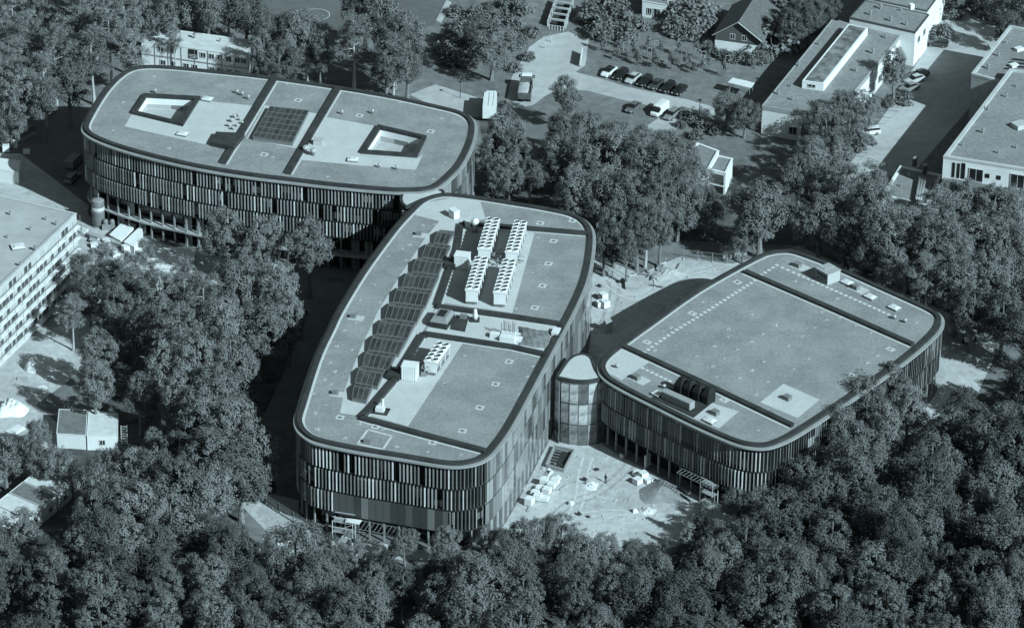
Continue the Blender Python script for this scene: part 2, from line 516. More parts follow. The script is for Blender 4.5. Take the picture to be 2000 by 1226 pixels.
cowl_me = None
def cowl(t, px, z, s=1.0, h=1.0):
    global cowl_me
    if cowl_me is None:
        cowl_me = MB().lathe((0, 0, 0), [(.22, 0), (.22, .55), (.48, .6), (.5, .9), (.34, 1.08), (.05, 1.12)], 12).mesh('vent_cowl', mat('vent_metal', .33, .5, .1, 2.0), True)
    q = P(px[0], px[1], z + .5 * h)
    return wpart('vent_cowl', cowl_me, t, (q.x, q.y, z), rnd.uniform(0, 6), (s, s, s * h))

# open two-storey base of the long building: deck, rail and infill panels between the columns
_S, _G = off(OA, .05), off(OA, -2.2)
MB().ring(_S, 3.05, _S, 3.35).ring(_S, 3.35, _G, 3.35).ring(_G, 3.05, _S, 3.05).build('gallery_deck', M_CONC, A_)
_N, _T = normals(OA); _r = random.Random(8)
_inf = [box_mesh('infill_panel', (1.5, .06, 3.0), m) for m in (M_PANEL[0], M_PANEL[1], M_PANEL[2], mat('infill_board', .30, .8))]
for i in range(0, len(OA), 4):
    p = OA[i] - _N[i] * 1.2
    if _N[i][1] < -.3:
        for z in (.05, 3.4):
            if _r.random() < .4: wpart('infill_panel', _r.choice(_inf), A_, (p[0], p[1], z), math.atan2(_T[i][1], _T[i][0]))
# ---- roof of the long building
patch(A_, [(257,224),(243,247),(300,260),(410,284),(446,289),(497,207),(398,197),(391,194),(357,248)], ZA)
patch(A_, [(517,206),(619,222),(583,291),(481,271)], ZA)
patch(A_, [(633,228),(736,247),(703,301),(815,309.5),(826,302),(812,332),(700,323),(585,312)], ZA)
upstand(A_, [(536,151),(489,228),(435,316)], ZA, 1.1, .5)
upstand(A_, [(660,170),(610,254),(562,336)], ZA, 1.1, .5)
rA = rframe((300,262), (440,288), ZA)
rA2 = rframe((640,300), (800,312), ZA)
def courtyard(t, q_px, z, depth, rz, wins):
    """open light well: dark curb, white walls, pale floor, window bands"""
    top = PL(q_px, z); ctr = sum(top, Vector()) / 4
    L = np.array([(p.x, p.y) for p in top])
    if (L[:, 0] * np.roll(L[:, 1], -1) - np.roll(L[:, 0], -1) * L[:, 1]).sum() < 0: L = L[::-1]
    def grow(Lq, d):
        n = len(Lq); out = []
        for i in range(n):
            a, b, c = Lq[i - 1], Lq[i], Lq[(i + 1) % n]
            e0 = (b - a) / np.linalg.norm(b - a); e1 = (c - b) / np.linalg.norm(c - b)
            n0, n1 = np.array([e0[1], -e0[0]]), np.array([e1[1], -e1[0]])
            k = (n0 + n1) / (1 + n0 @ n1); out.append(b + k * d)
        return np.array(out)
    o1 = grow(L, .05); i1 = grow(L, -.75)
    MB().ring(o1, z - .05, o1, z + .55).ring(o1, z + .55, i1, z + .55).ring(i1, z + .55, i1, z - .1).build('courtyard_curb', M_COPE, t)
    w = MB().ring(i1, z - .1, i1, z - depth)
    wo = w.build('courtyard_wall', M_WHITE, t)
    MB().poly([Vector((*p, 0)) for p in grow(i1, .01)], z - depth).build('courtyard_floor', M_PAVE, t)
    for i in range(4):
        a, b = Vector((*i1[i], 0)), Vector((*i1[(i + 1) % 4], 0))
        d = (b - a); ln = d.length; d.normalize(); nin = Vector((-d.y, d.x, 0))
        k = max(1, int(ln / 2.2))
        for j in range(k):
            s = a + d * (ln * (j + .5) / k) + nin * .04
            MB().box((s.x, s.y, z - depth + .15), (ln / k - .12, .06, .85), math.atan2(d.y, d.x)).build('courtyard_window', mat('courtyard_glass', .38, .3) if (j * 3 + i) % 5 else M_PANEL[1], t)
courtyard(A_, AT1, ZA, 2.3, rA, None)
courtyard(A_, AT2, ZA, 2.3, rA2, None)

def grid_skylight(t, q_px, z, nu, nv, h0=.5, ridge=0.0, rfrac=.4, pm=None):
    """glazed roof light over a quad (TL, TR, BR, BL pixels at curb height): curb, bars and separate panes"""
    TL, TR, BR, BL = PL(q_px, z + h0)
    sk = MB().prism([BL, BR, TR, TL], z - .01, z + h0).build('roof_skylight', M_GREYM, t)
    def pt(u, v):
        p = TL.lerp(TR, u).lerp(BL.lerp(BR, u), v)
        lift = ridge * (v / rfrac if v < rfrac else (1 - v) / (1 - rfrac)) if ridge else 0
        return p + Vector((0, 0, .05 + lift))
    vv = [0, rfrac, 1] if ridge else [j / nv for j in range(nv + 1)]
    for j in range(len(vv) - 1):
        for i in range(nu):
            u0, u1 = i / nu + .012, (i + 1) / nu - .012
            gp = .012
            c = [pt(u0, vv[j + 1] - gp), pt(u1, vv[j + 1] - gp), pt(u1, vv[j] + gp), pt(u0, vv[j] + gp)]
            up = Vector((0, 0, .05))
            me = MB().add(c + [q + up for q in c], [(4, 5, 6, 7), (0, 1, 5, 4), (1, 2, 6, 5), (2, 3, 7, 6), (3, 0, 4, 7), (3, 2, 1, 0)]).mesh('glass_pane', pm or M_PANE)
            link('glass_pane', me, sk)
    fr = MB(); up = Vector((0, 0, .03))
    for i in range(nu + 1):
        for j in range(len(vv) - 1):
            fr.tube(pt(i / nu, vv[j]) + up, pt(i / nu, vv[j + 1]) + up, .075, n=4)
    for v in vv:
        fr.tube(pt(0, v) + up, pt(1, v) + up, .10, n=4)
    if ridge:                                                # closed gable ends
        for u in (0, 1):
            fr.add([pt(u, 0), pt(u, rfrac), pt(u, 1)], [(0, 1, 2), (2, 1, 0)])
    link('glazing_bars', fr.mesh('glazing_bars', mat('skylight_bars', .13, .5)), sk)
    return sk
grid_skylight(A_, [(527,209),(603,217),(571,279),(494,268)], ZA, 7, 6, .7)
MB().prism(PL([(422,257),(478,260),(456,287),(411,277)], ZA + .9), ZA - .01, ZA + .9).build('plant_cover', M_COPE, A_)
for p in ((405,193), (357,261), (690,311)): dome(A_, p, ZA, rA if p[0] < 500 else rA2, 1.9, 1.5)
for p in ((447,243),(452,234),(458,226),(468,231),(462,243),(473,238),(455,249),(465,223)): cowl(A_, p, ZA, rnd.uniform(.55, .8))
for p in ((597,293),(612,299)): cowl(A_, p, ZA, 1.25)
for p in ((473,181),(463,177),(485,188),(303,176),(668,217),(728,216),(741,321),(775,325)): cowl(A_, p, ZA, .6, 1.4)
hatch(A_, (622,276), ZA, rA2, 1.8, 1.2, 1.0, False, mat('pale_housing', .36, .6))
drains(A_, [(582,196),(702,226),(841,257),(516,302)], ZA, rA)
anchors(A_, [(533,307),(430,168),(560,165),(780,200),(862,232),(846,350),(240,200),(300,150),(330,290),(220,255),(870,318),(640,345)], ZA, rA)
# ---- roof of the central building
rB = rframe((860,600), (1090,632), ZB)          # across
rBl = rframe((712,808), (826,648), ZB)          # along the skylight row
patch(B_, [(826,397),(880,387),(938,393),(949,428),(904,433),(893,480),(878,522),(852,592),(838,628),(824,648),(797,694),(767,742),(722,795),(704,812),(664,806),
           (674,757),(705,678),(738,608),(781,538),(831,464),(858,432),(811,420)], ZB)
patch(B_, [(854,600),(1093,633),(1070,688),(832,648),(846,610)], ZB)
patch(B_, [(906,440),(1044,455),(1001,611),(860,590)], ZB)
patch(B_, [(831,653),(906,667),(797,832),(712,808)], ZB)
upstand(B_, [(903,433),(1028,443),(1150,453)], ZB, .9, .55)
upstand(B_, [(901,434),(894,482),(879,522),(855,593)], ZB, .9, .55)
upstand(B_, [(853,595),(1000,615),(1099,630)], ZB, .95, .6)
upstand(B_, [(826,648),(1000,674),(1070,690)], ZB, .95, .6)
upstand(B_, [(826,650),(798,695),(768,742),(723,795),(706,811)], ZB, .95, .6)
upstand(B_, [(705,812),(830,846),(948,877)], ZB, .95, .6)
for px, py, s in ((881,512,2.2), (771,727,2.4)):
    q = P(px, py, ZB + .9); MB().box((q.x, q.y, ZB), (s, s * .9, 1.0), rBl).build('upstand_hatch', M_COPE, B_)
SK = [[(610,35),(705,45),(660,130),(570,118)], [(535,122),(680,140),(635,232),(490,212)], [(465,218),(640,238),(600,330),(425,305)],
      [(400,315),(605,335),(560,432),(360,408)], [(340,412),(560,438),(515,540),(300,510)], [(285,515),(510,542),(455,648),(245,618)],
      [(230,625),(450,650),(395,755),(190,722)], [(180,728),(395,755),(335,860),(135,830)], [(130,835),(320,862),(265,965),(95,935)],
      [(85,940),(245,965),(195,1075),(45,1045)], [(50,1052),(165,1070),(120,1170),(25,1150)]]
for q in SK:
    q = [(680 + a / 3.405, 440 + b / 3.405) for a, b in q]
    wpx = q[1][0] - q[0][0]
    grid_skylight(B_, q, ZB, max(3, round(wpx / 10.5)), 2, .55, ridge=.55, rfrac=.40)
drains(B_, [(1081,471),(1071,515),(1059,558),(1044,601),(968,750),(937,796),(903,841),(994,706),(733,833),(845,864),(664,815),(1118,431),(1055,436)], ZB, rB)
anchors(B_, [(826,440),(848,438),(808,462),(800,478),(786,486),(759,500),(792,508),(731,556),(704,586),(742,590),(695,630),(672,645),(658,676),(687,683),(645,708),(654,725),
             (634,741),(647,750),(612,769),(636,790),(616,806),(620,838),(673,855),(702,827),(748,838),(774,872),(835,882),(900,887),(990,830),(1040,715),(1030,735),(1012,770),
             (1051,464),(1040,532),(1007,603),(908,694),(868,747),(1070,408),(1000,402)], ZB, rB)
for p in ((818,456), (690,617), (655,766)): hatch(B_, p, ZB, rB, 1.0, .8, .5)
# hatch field at the front edge
mb = MB(); q = PL([(718,839),(765,851),(748,877),(698,867)], ZB)
for i in range(4): mb.bar(q[i] + Vector((0, 0, .005)), q[(i + 1) % 4] + Vector((0, 0, .005)), .35, .05)
mb.build('gravel_frame', M_EDGE, B_)
hatch(B_, (718,861), ZB, rB, 1.3, .7, .45, False)

fan_me = MB().lathe((0, 0, 0), [(.56, 0), (.56, .20), (.50, .22), (.47, .08), (.46, .05)], 14).mesh('fan', [M_WHITEM])
_f = MB()
for k in range(5):
    a = k * 2 * math.pi / 5
    _f.add([(0, 0, .11), (.44 * math.cos(a), .44 * math.sin(a), .09), (.44 * math.cos(a + .75), .44 * math.sin(a + .75), .16)], [(0, 1, 2), (2, 1, 0)])
_f.lathe((0, 0, .06), [(.12, 0), (.12, .12), (.02, .13)], 8)
_f.lathe((0, 0, .055), [(.455, 0), (.455, .008)], 14)
blade_me = _f.mesh('fan_blades', M_DARKM)

def chiller(q_px, ztop, nrow, label, h=2.7, legs=.7):
    """air-cooled chiller bank: V-shaped casing on a frame with two rows of fans; quad = TL TR BR BL of its top"""
    TL, TR, BR, BL = PL(q_px, ztop)
    c = (TL + TR + BR + BL) / 4
    u = ((TL - BL) + (TR - BR)) / 2; ln = u.length; w = ((TR - TL).length + (BR - BL).length) / 2
    rz = math.atan2(u.y, u.x) - math.pi / 2
    w *= abs(math.cos(math.atan2((TR - TL).y, (TR - TL).x) - rz))
    z0 = ztop - h
    t = thing('rooftop_chiller', (c.x, c.y, z0), label, 'chiller', 'rooftop chillers', rz)
    part('base_frame', MB().box((0, 0, 0), (w * .8, ln, .18)).mesh('base_frame', M_GREYM), t)
    k = max(2, int(ln / 2.2))
    leg = MB()
    for i in range(k + 1):
        y = -ln / 2 + ln * i / k
        for x in (-1, 1): leg.box((x * w * .42, max(-ln / 2 + .08, min(ln / 2 - .08, y)), .18), (.12, .12, h - .5))
    part('upright_frame', leg.mesh('upright_frame', M_WHITEM), t)
    mb = MB()
    for x in (-1, 1):
        a = [(x * w * .48, h - .35), (x * w * .03, h - .35), (x * w * .12, legs * .6), (x * w * .34, legs * .6)]
        vs = [(p[0], -ln / 2 + .12, p[1]) for p in a] + [(p[0], ln / 2 - .12, p[1]) for p in a]
        fs = [(0, 1, 2, 3), (7, 6, 5, 4), (0, 4, 5, 1), (1, 5, 6, 2), (2, 6, 7, 3), (3, 7, 4, 0)]
        mb.add(vs, fs)
    part('coil_casing', mb.mesh('coil_casing', mat('coil_fins', .30, .6, .25, 5.0)), t)
    part('end_panel', MB().box((0, -ln / 2 + .03, .3), (w * .86, .06, h - .75)).mesh('end_panel', M_WHITEM), t)
    part('top_plate', MB().box((0, 0, h - .36), (w, ln, .36)).mesh('top_plate', M_WHITEM), t)
    for i in range(nrow):
        for x in (-.25, .25):
            f = part('fan', fan_me, t, (x * w, -ln / 2 + ln * (i + .5) / nrow, h), rnd.uniform(0, 6), min(1.0, w * .43))
            part('fan_blades', blade_me, f)
    return t
zc = ZB + 3.0
chiller([(950,425),(977,426),(959.5,486),(932,484.5)], zc, 9, 'white twin-row chiller at the back left of the walled roof enclosure')
chiller([(927,501.5),(954,502.5),(935,566),(908,564)], zc, 9, 'white twin-row chiller at the front left of the walled roof enclosure')
chiller([(1004,430.5),(1030,432),(1012,492),(986,490.5)], zc, 9, 'white twin-row chiller at the back right of the walled roof enclosure')
chiller([(982,506),(1008,507.5),(989.5,571),(962.5,569.5)], zc, 9, 'white twin-row chiller at the front right of the walled roof enclosure')
chiller([(853,667),(881,670.5),(853.5,707.5),(828,703)], ZB + 2.7, 5, 'short ten-fan chiller beside the white box on the front roof half', 2.4)

def pipe_rack(pts, z, label, n=26, ext=(3.5, 1.6), h=1.6, seed=1, rz=0):
    rg = random.Random(seed); c = P(*pts, z)
    t = thing('pipe_rack', (c.x, c.y, z), label, 'pipework', rz=rz)
    for k in range(n):
        x, y, zz = rg.uniform(-1, 1) * ext[0], rg.uniform(-1, 1) * ext[1], rg.uniform(.2, h)
        d = rg.choice(((1, 0, 0), (0, 1, 0), (0, 0, 1)))
        L = rg.uniform(.5, 1.6) * (ext[0] * .5 if d[0] else 1)
        a = Vector((x, y, zz if not d[2] else 0)); b = a + Vector(d) * (L if not d[2] else zz)
        part('pipe', MB().tube(a, b, rg.uniform(.06, .13), n=7).mesh('pipe', M_STEEL if k % 3 else M_GREYM), t)
    return t
pipe_rack((966,512), ZB, 'tangle of steel pipes between the two pairs of chillers', 40, (3.6, 1.5), 1.9, 2, rB)
pipe_rack((833,731), ZB, 'tangle of steel pipes behind the white box on the front roof half', 26, (1.3, 1.3), 1.8, 4, rB)

def housing(name, px, z, d, rz, m, label, cat, lid=True, doors=0, ribs=0, group=None):
    """a box-shaped unit with its lid, door leaves and ribs; px = middle of its base"""
    q = P(px[0], px[1], z)
    t = thing(name, (q.x, q.y, z), label, cat, group, rz)
    part('casing', MB().box((0, 0, .08), (d[0], d[1], d[2] - .16)).box((0, 0, 0), (d[0] * .94, d[1] * .94, .1)).mesh('casing', m), t)
    if lid: part('lid', MB().box((0, 0, d[2] - .08), (d[0] + .12, d[1] + .12, .12)).mesh('lid', m), t)
    for k in range(doors):
        x = -d[0] / 2 + d[0] * (k + .5) / doors
        part('door', MB().box((x, -d[1] / 2 - .015, .15), (d[0] / doors - .12, .04, d[2] - .35)).mesh('door', m), t)
    for k in range(ribs):
        x = -d[0] / 2 + d[0] * (k + .5) / ribs
        part('rib', MB().box((x, -d[1] / 2 - .02, .12), (.07, .05, d[2] - .3)).mesh('rib', m), t)
        y = -d[1] / 2 + d[1] * (k + .5) / ribs
        part('rib', MB().box((d[0] / 2 + .02, y, .12), (.05, .07, d[2] - .3)).mesh('rib', m), t)
    return t
housing('switch_cabinet', (903,521), ZB, (2.5, 2.0, 2.5), rB + .05, M_WHITEM, 'white cabinet at the left edge of the chiller enclosure', 'cabinet', doors=2)
housing('switch_cabinet', (801,738), ZB, (2.5, 2.1, 2.6), rB + .05, M_WHITEM, 'ribbed white cabinet beside the short chiller', 'cabinet', ribs=8)
housing('fan_housing', (887,424), ZB, (1.2, 1.6, 1.5), rB + .9, M_WHITEM, 'small white hooded fan housing at the back left of the central roof', 'ventilator')
housing('pump_box', (914,443), ZB, (.9, .8, .9), rB, M_WHITEM, 'small white box in the back corner of the chiller enclosure', 'box')
q = P(928,452, ZB)
t = thing('ventilation_cowl', (q.x, q.y, ZB), 'pale hooded ventilation cowl in the back corner of the chiller enclosure', 'ventilator')
part('pipe', MB().lathe((0, 0, 0), [(.35, 0), (.35, 1.2), (.6, 1.4), (.75, 2.0), (.45, 2.5), (.1, 2.6)], 12).mesh('pipe', M_WHITEM, True), t)
part('base', MB().box((0, 0, 0), (1.1, 1.1, .3)).mesh('base', M_GREYM), t)
# exhaust unit on the middle strip
q = P(863,632, ZB)
t = thing('exhaust_unit', (q.x, q.y, ZB), 'grey exhaust unit with slatted top on the strip between the roof halves', 'ventilator', rz=rBl - math.pi / 2)
part('plinth', MB().box((0, .3, 0), (3.0, 4.2, 1.1)).mesh('plinth', M_DARKM), t)
part('hood', MB().box((0, .3, 1.1), (3.1, 4.3, .75), taper=.72).mesh('hood', mat('exhaust_hood', .20, .6)), t)
for k in range(7): part('slat', MB().box((0, -.75 + k * .33, 1.86), (1.3, .12, .14)).mesh('slat', M_DARKM), t)
MB().prism(PL([(884,616),(915,621),(908,647),(880,642)], ZB + .12), ZB, ZB + .12).build('membrane_pad', M_COPE, B_)
hatch(B_, (905,618), ZB, rB, 1.2, .8, .6, False)
q = P(928,626, ZB)
t = thing('ventilation_cowl', (q.x, q.y, ZB), 'white tapering ventilation cowl on a dark base, right of the exhaust unit', 'ventilator')
part('base', MB().box((0, 0, 0), (1.5, 1.3, .35)).mesh('base', M_DARKM), t)
part('pipe', MB().lathe((0, 0, .35), [(.45, 0), (.42, .9), (.3, 1.5), (.32, 1.7), (.05, 1.9)], 12).mesh('pipe', M_WHITEM, True), t)
# row of flue pipes on white boxes
q = P(985,660, ZB)
t = thing('flue_row', (q.x, q.y, ZB), 'white boxes with a row of upright flue pipes on the middle strip', 'flue', rz=rB)
for x, y, w, d, h in ((-1.6, -.1, 1.5, 1.1, .8), (.8, -.7, 2.6, 1.2, .9), (.6, .7, 2.4, .8, 1.1), (2.6, -.3, 1.0, 1.6, .5), (2.2, 1.3, .7, .6, .5)):
    part('box', MB().box((x, y, 0), (w, d, h)).mesh('box', M_WHITEM), t)
for k in range(7):
    part('flue_pipe', MB().tube((-.6 + k * .38, .5 + .15 * (k % 2), .9), (-.6 + k * .38, .5 + .15 * (k % 2), 2.5 + .2 * ((k * 3) % 4)), .10, .09, 7).mesh('flue_pipe', M_STEEL), t)
# tarpaulin
bmv, bmf = [], []
Q = PL([(1012,632),(1078,643),(1072,675),(1012,668)], ZB + .6)
nx, ny = 26, 12
for j in range(ny + 1):
    for i in range(nx + 1):
        u, v = i / nx, j / ny
        p = Q[0].lerp(Q[1], u).lerp(Q[3].lerp(Q[2], u), v)
        hgt = .75 * (math.sin(math.pi * min(1, max(0, u))) ** .5) * (math.sin(math.pi * v) ** .6) + .10 * math.sin(9 * u + 14 * v) * math.sin(math.pi * v) + .05 * math.sin(31 * u - 8 * v)
        bmv.append((p.x + .15 * math.sin(7 * v + 3 * u), p.y + .15 * math.sin(9 * u), ZB + .05 + max(0, hgt)))
for j in range(ny):
    for i in range(nx):
        a = j * (nx + 1) + i; bmf.append((a, a + nx + 1, a + nx + 2, a + 1))
mb = MB(); mb.add(bmv, bmf)
mb.build('tarpaulin', mat('tarpaulin_cloth', .16, .6, .2, 1.0), None, True, label='creased grey tarpaulin covering materials on the middle strip of the central roof', cat='tarpaulin')
housing('crate', (1086,652), ZB, (1.1, 1.9, .7), rB, M_WHITEM, 'small pale crate beside the grey tarpaulin', 'crate')
q = P(743,803, ZB)
t = thing('rooftop_fan', (q.x, q.y, ZB), 'small white fan unit on a dark pad in the front roof corner', 'ventilator', rz=rB)
part('pad', MB().box((0, 0, 0), (2.8, 2.2, .15)).mesh('pad', M_DARKM), t)
part('casing', MB().box((0, -.1, .15), (1.4, 1.0, .7)).mesh('casing', M_WHITEM), t)
part('duct', MB().tube((.2, .6, .15), (.2, .6, 2.0), .18, n=8).mesh('duct', M_WHITEM), t)
part('duct', MB().box((.1, .75, .15), (.5, .5, 1.1)).mesh('duct', M_WHITEM), t)

# ---- roof of the lower building
rC = rframe((1217,673), (1543,828), ZC)
patch(C_, [(1220,678),(1267,708),(1214,742),(1181,723),(1179,706),(1190,692)], ZC)
patch(C_, [(1530,749),(1601,780),(1558,816),(1485,785)], ZC)
patch(C_, [(1389,786),(1443,803),(1405,836),(1354,816)], ZC)
upstand(C_, [(1455,527),(1620,598),(1783,670)], ZC, 1.0, .5)
upstand(C_, [(1216,672),(1380,748),(1548,828)], ZC, 1.0, .5)
slab_me = box_mesh('stepping_slab', (.62, .62, .05), M_EDGE)
def slab_path(pts, z, step, label):
    q = [Vector((p.x, p.y, 0)) for p in PL(pts, z)]
    c = q[0]
    t = thing('slab_path', (c.x, c.y, z), label, 'path', 'slab paths on the lower roof')
    for a, b in zip(q[:-1], q[1:]):
        d = b - a; n = max(1, int(d.length / step)); rz = math.atan2(d.y, d.x)
        for i in range(n + (b is q[-1])):
            s = a + d * (i / n)
            wpart('stepping_slab', slab_me, t, (s.x, s.y, z + .004), rz + rnd.uniform(-.04, .04))
slab_path([(1255,719),(1308,744)], ZC, .95, 'short row of pale stepping slabs leading to the dark plant pad')
slab_path([(1258,688),(1273,677),(1321,644),(1369,615),(1422,581),(1474,548)], ZC, 1.05, 'long row of pale stepping slabs along the back edge of the wide planted roof')
slab_path([(1486,537),(1517,518),(1560,537),(1735,614)], ZC, 1.05, 'angled row of pale stepping slabs passing the roof stair hut')
drains(C_, [(1440,551)], ZC, rC); 
for a, b in ((1264,668), (1352,612), (1739,682), (1664,733), (1414,781)):
    q = P(a, b, ZC); MB().box((q.x, q.y, ZC + .003), (1.5, 1.2, .03), rC).box((q.x, q.y, ZC + .03), (.35, .3, .08), rC, 1).build('ballast_slab', [M_GRAVEL, M_GREYM], C_)
anchors(C_, [(1440,682),(1415,699),(1392,715),(1467,667),(1490,652),(1468,614),(1444,738),(1468,723),(1492,706),(1515,635),(1591,640),(1567,656),(1540,675),(1516,690),(1604,609),(1615,624),
             (1477,771),(1714,694),(1694,708),(1640,748),(1423,643),(1422,658),(1395,676),(1360,696),(1278,684),(1310,640),(1295,646),(1372,590),(1585,556),(1553,549),(1635,583),(1530,560),
             (1671,636),(1640,620),(1700,650),(1580,700),(1550,720),(1500,745),(1425,852),(1480,840),(1630,785),(1790,630),(1400,735)], ZC, rC)
rC2 = rframe((1530,520), (1780,640), ZC)
for p in ((1655,551), (1700,579), (1747,600)): dome(C_, p, ZC, rC2, 1.9, 1.4)
dome(C_, (1387,820), ZC, rC, 2.0, 1.5); dome(C_, (1284,768), ZC, rC, 1.6, 1.5)
for p in ((1558,517), (1671,560), (1397,805), (1243,736), (1538,776)): hatch(C_, p, ZC, rC, 1.3, 1.0, .7)
for p in ((1768,625), (1747,618), (1297,753), (1205,713)): cowl(C_, p, ZC, .7)
q = P(1614,547, ZC)
t = thing('stair_hut', (q.x, q.y, ZC), 'flat-roofed stair hut with a glazed front on the back strip of the lower roof', 'hut', rz=rC2 - .1)
part('wall', MB().box((.0, .3, 0), (3.1, 2.9, 2.0)).mesh('wall', mat('hut_wall', .36, .8)), t)
part('roof', MB().box((.0, .3, 2.0), (3.3, 3.1, .18)).box((-.7, .6, 2.18), (1.6, 2.3, .10)).mesh('roof', mat('hut_roof', .30, .85)), t)
for x in (-.95, 0, .95): part('window', MB().box((x, -1.17, .3), (.85, .05, 1.5)).mesh('window', M_WIN), t)
MB().prism(PL([(1307,757),(1394,783),(1355,814),(1273,776)], ZC + .14), ZC, ZC + .14).build('plant_pad', M_COPE, C_)
# four dark cowls in a row and a long pale unit on the pad
for k, (a, b) in enumerate(((1330,763), (1347,769), (1365,777), (1383,784))):
    q = P(a, b, ZC + .14)
    t = thing('intake_cowl', (q.x, q.y, ZC + .14), ('%s of four black intake cowls in a row on the plant pad' % ('leftmost', 'second from the left', 'third from the left', 'rightmost')[k]), 'ventilator', 'black intake cowls', rC)
    w, d, h = 1.5, 1.9, 2.6
    mb = MB(); a_ = [(-w / 2, -d / 2, 0), (w / 2, -d / 2, 0), (w / 2, d / 2, 0), (-w / 2, d / 2, 0)]
    m_ = [(-w / 2, -d / 2, 1.5), (w / 2, -d / 2, 1.5), (w / 2, d / 2, 2.0), (-w / 2, d / 2, 2.0)]
    o_ = [(-w * .24, -d * .1, h), (w * .24, -d * .1, h), (w * .24, d * .3, h), (-w * .24, d * .3, h)]
    mb.add(a_ + m_ + o_, [(0, 1, 5, 4), (1, 2, 6, 5), (2, 3, 7, 6), (3, 0, 4, 7), (4, 5, 9, 8), (5, 6, 10, 9), (6, 7, 11, 10), (7, 4, 8, 11), (8, 9, 10, 11)])
    part('hood', mb.mesh('hood', mat('black_sheet_metal', .012, .85, .2, 1.0)), t)
    part('rim', MB().box((0, -d / 2 - .03, .1), (w * .9, .06, 1.3)).mesh('rim', M_DARKM), t)
q0, q1 = P(1296,775, ZC + .14), P(1352,800, ZC + .14)
c = (q0 + q1) / 2
t = thing('air_handler', (c.x, c.y, ZC + .14), 'long pale air handling unit of four cabinets in front of the black cowls', 'air handler', rz=math.atan2((q1 - q0).y, (q1 - q0).x))
L = (q1 - q0).length
for k in range(4):
    x = -L / 2 + L * (k + .5) / 4
    part('cabinet', MB().box((x, 0, .12), (L / 4 - .06, 1.3, 1.3)).mesh('cabinet', mat('cabinet_grey', .27, .6)), t)
    part('door', MB().box((x, -.67, .22), (L / 4 - .3, .04, 1.05)).mesh('door', mat('cabinet_door', .17, .6)), t)
part('base_frame', MB().box((0, 0, 0), (L, 1.2, .12)).mesh('base_frame', M_DARKM), t)

# ---- glazed links between the buildings
def glazed_link(out_px, z, label, seed):
    O = closed_curve(PL(out_px, z), .8, 3); c = O.mean(0)
    t = thing('glazed_link', (c[0], c[1], 0), label, 'link building')
    MB().ring(O, z - .6, O, z).ring(O, z, off(O, -.5), z).ring(off(O, -.5), z, off(O, -.5), z - .2).build('parapet', M_COPE, t)
    MB().poly([Vector((*p, 0)) for p in off(O, -.48)], z - .12).build('roof_deck', M_GRAVEL, t)
    N, T = normals(O); n = len(O)
    me = [MB().box((0, 0, 0), (1.5, .06, 3.9)).mesh('glass_panel', m) for m in (mat('link_glass_dark', .09, .05, .5, .6, spec=.9), mat('link_glass', .20, .06, .5, .6, spec=.9), mat('link_glass_reflection', .36, .12, .5, .7, spec=.7))]  # lighter tones paint reflections of the site into the opaque glass
    mul = box_mesh('mullion', (.06, .10, z - .6), M_GREYM)
    rg = random.Random(seed)
    for i in range(0, n, 2):
        p = O[i] - N[i] * .25
        if N[i][0] * (CAM_LOC.x - p[0]) + N[i][1] * (CAM_LOC.y - p[1]) < -50: continue
        a = math.atan2(T[i][1], T[i][0])
        for k in range(int((z - .6) / 4) + 1):
            if k * 4 + 3.9 > z - .4: break
            wpart('glass_panel', rg.choice(me), t, (p[0], p[1], k * 4.0), a)
        wpart('mullion', mul, t, (p[0] + T[i][0] * .8 + N[i][0] * .06, p[1] + T[i][1] * .8 + N[i][1] * .06, 0), a)
    for k in (1, 2):
        S = off(O, -.15); MB().ring(off(O, -.6), k * 4 - .1, S, k * 4 - .1).ring(S, k * 4 - .1, S, k * 4 + .02).ring(S, k * 4 + .02, off(O, -.6), k * 4 + .02).build('floor_band', M_SLAB, t)
    W = off(O, -.9); MB().ring(W, 0, W, z - .3).build('inner_wall', M_GLASS, t)
    return t
glazed_link([(1086,735),(1091,725),(1099,713),(1108,701),(1121,692),(1141,689),(1157,697),(1163,712),(1168,724),(1180,736),(1165,741),(1145,744),(1121,743),(1101,739)], 12.6,
            'glazed link with a pale curved roof between the central and the lower building', 3)
glazed_link([(783,379),(792,371),(815,366),(845,366),(868,372),(862,381),(830,388),(812,396),(795,403),(785,398),(781,389)], 16.95,
            'glazed link with a pale roof between the long and the central building', 4)
# ---------------------------------------------------------------- ground, roads, yards
MB().add([(-2500, -1200, 0), (2500, -1200, 0), (2500, 4000, 0), (-2500, 4000, 0)], [(0, 1, 2, 3)]).build('ground', M_GROUND, kind='structure')
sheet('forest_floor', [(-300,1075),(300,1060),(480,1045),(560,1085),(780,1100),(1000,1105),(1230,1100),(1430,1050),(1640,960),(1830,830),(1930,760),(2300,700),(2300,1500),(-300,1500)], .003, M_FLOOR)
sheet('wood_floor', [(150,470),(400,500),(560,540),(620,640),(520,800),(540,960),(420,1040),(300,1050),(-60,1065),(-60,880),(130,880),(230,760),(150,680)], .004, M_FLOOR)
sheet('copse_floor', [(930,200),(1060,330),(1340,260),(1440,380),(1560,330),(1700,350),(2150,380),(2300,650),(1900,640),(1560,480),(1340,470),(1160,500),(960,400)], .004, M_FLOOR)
sheet('building_site', [(470,985),(560,1078),(780,1092),(1000,1098),(1230,1086),(1420,1045),(1640,945),(1830,812),(1900,790),(1945,690),(1930,650),(1850,610),(1560,480),
                        (1430,515),(1330,500),(1250,535),(1165,500),(1130,560),(1080,640),(1000,820),(700,920),(600,980),(510,960)], .008, M_SAND)
sheet('works_yard', [(-60,300),(40,300),(100,345),(210,430),(400,478),(560,500),(560,555),(330,560),(190,620),(165,720),(70,790),(140,850),(60,890),(-60,1000)], .012, M_SAND)
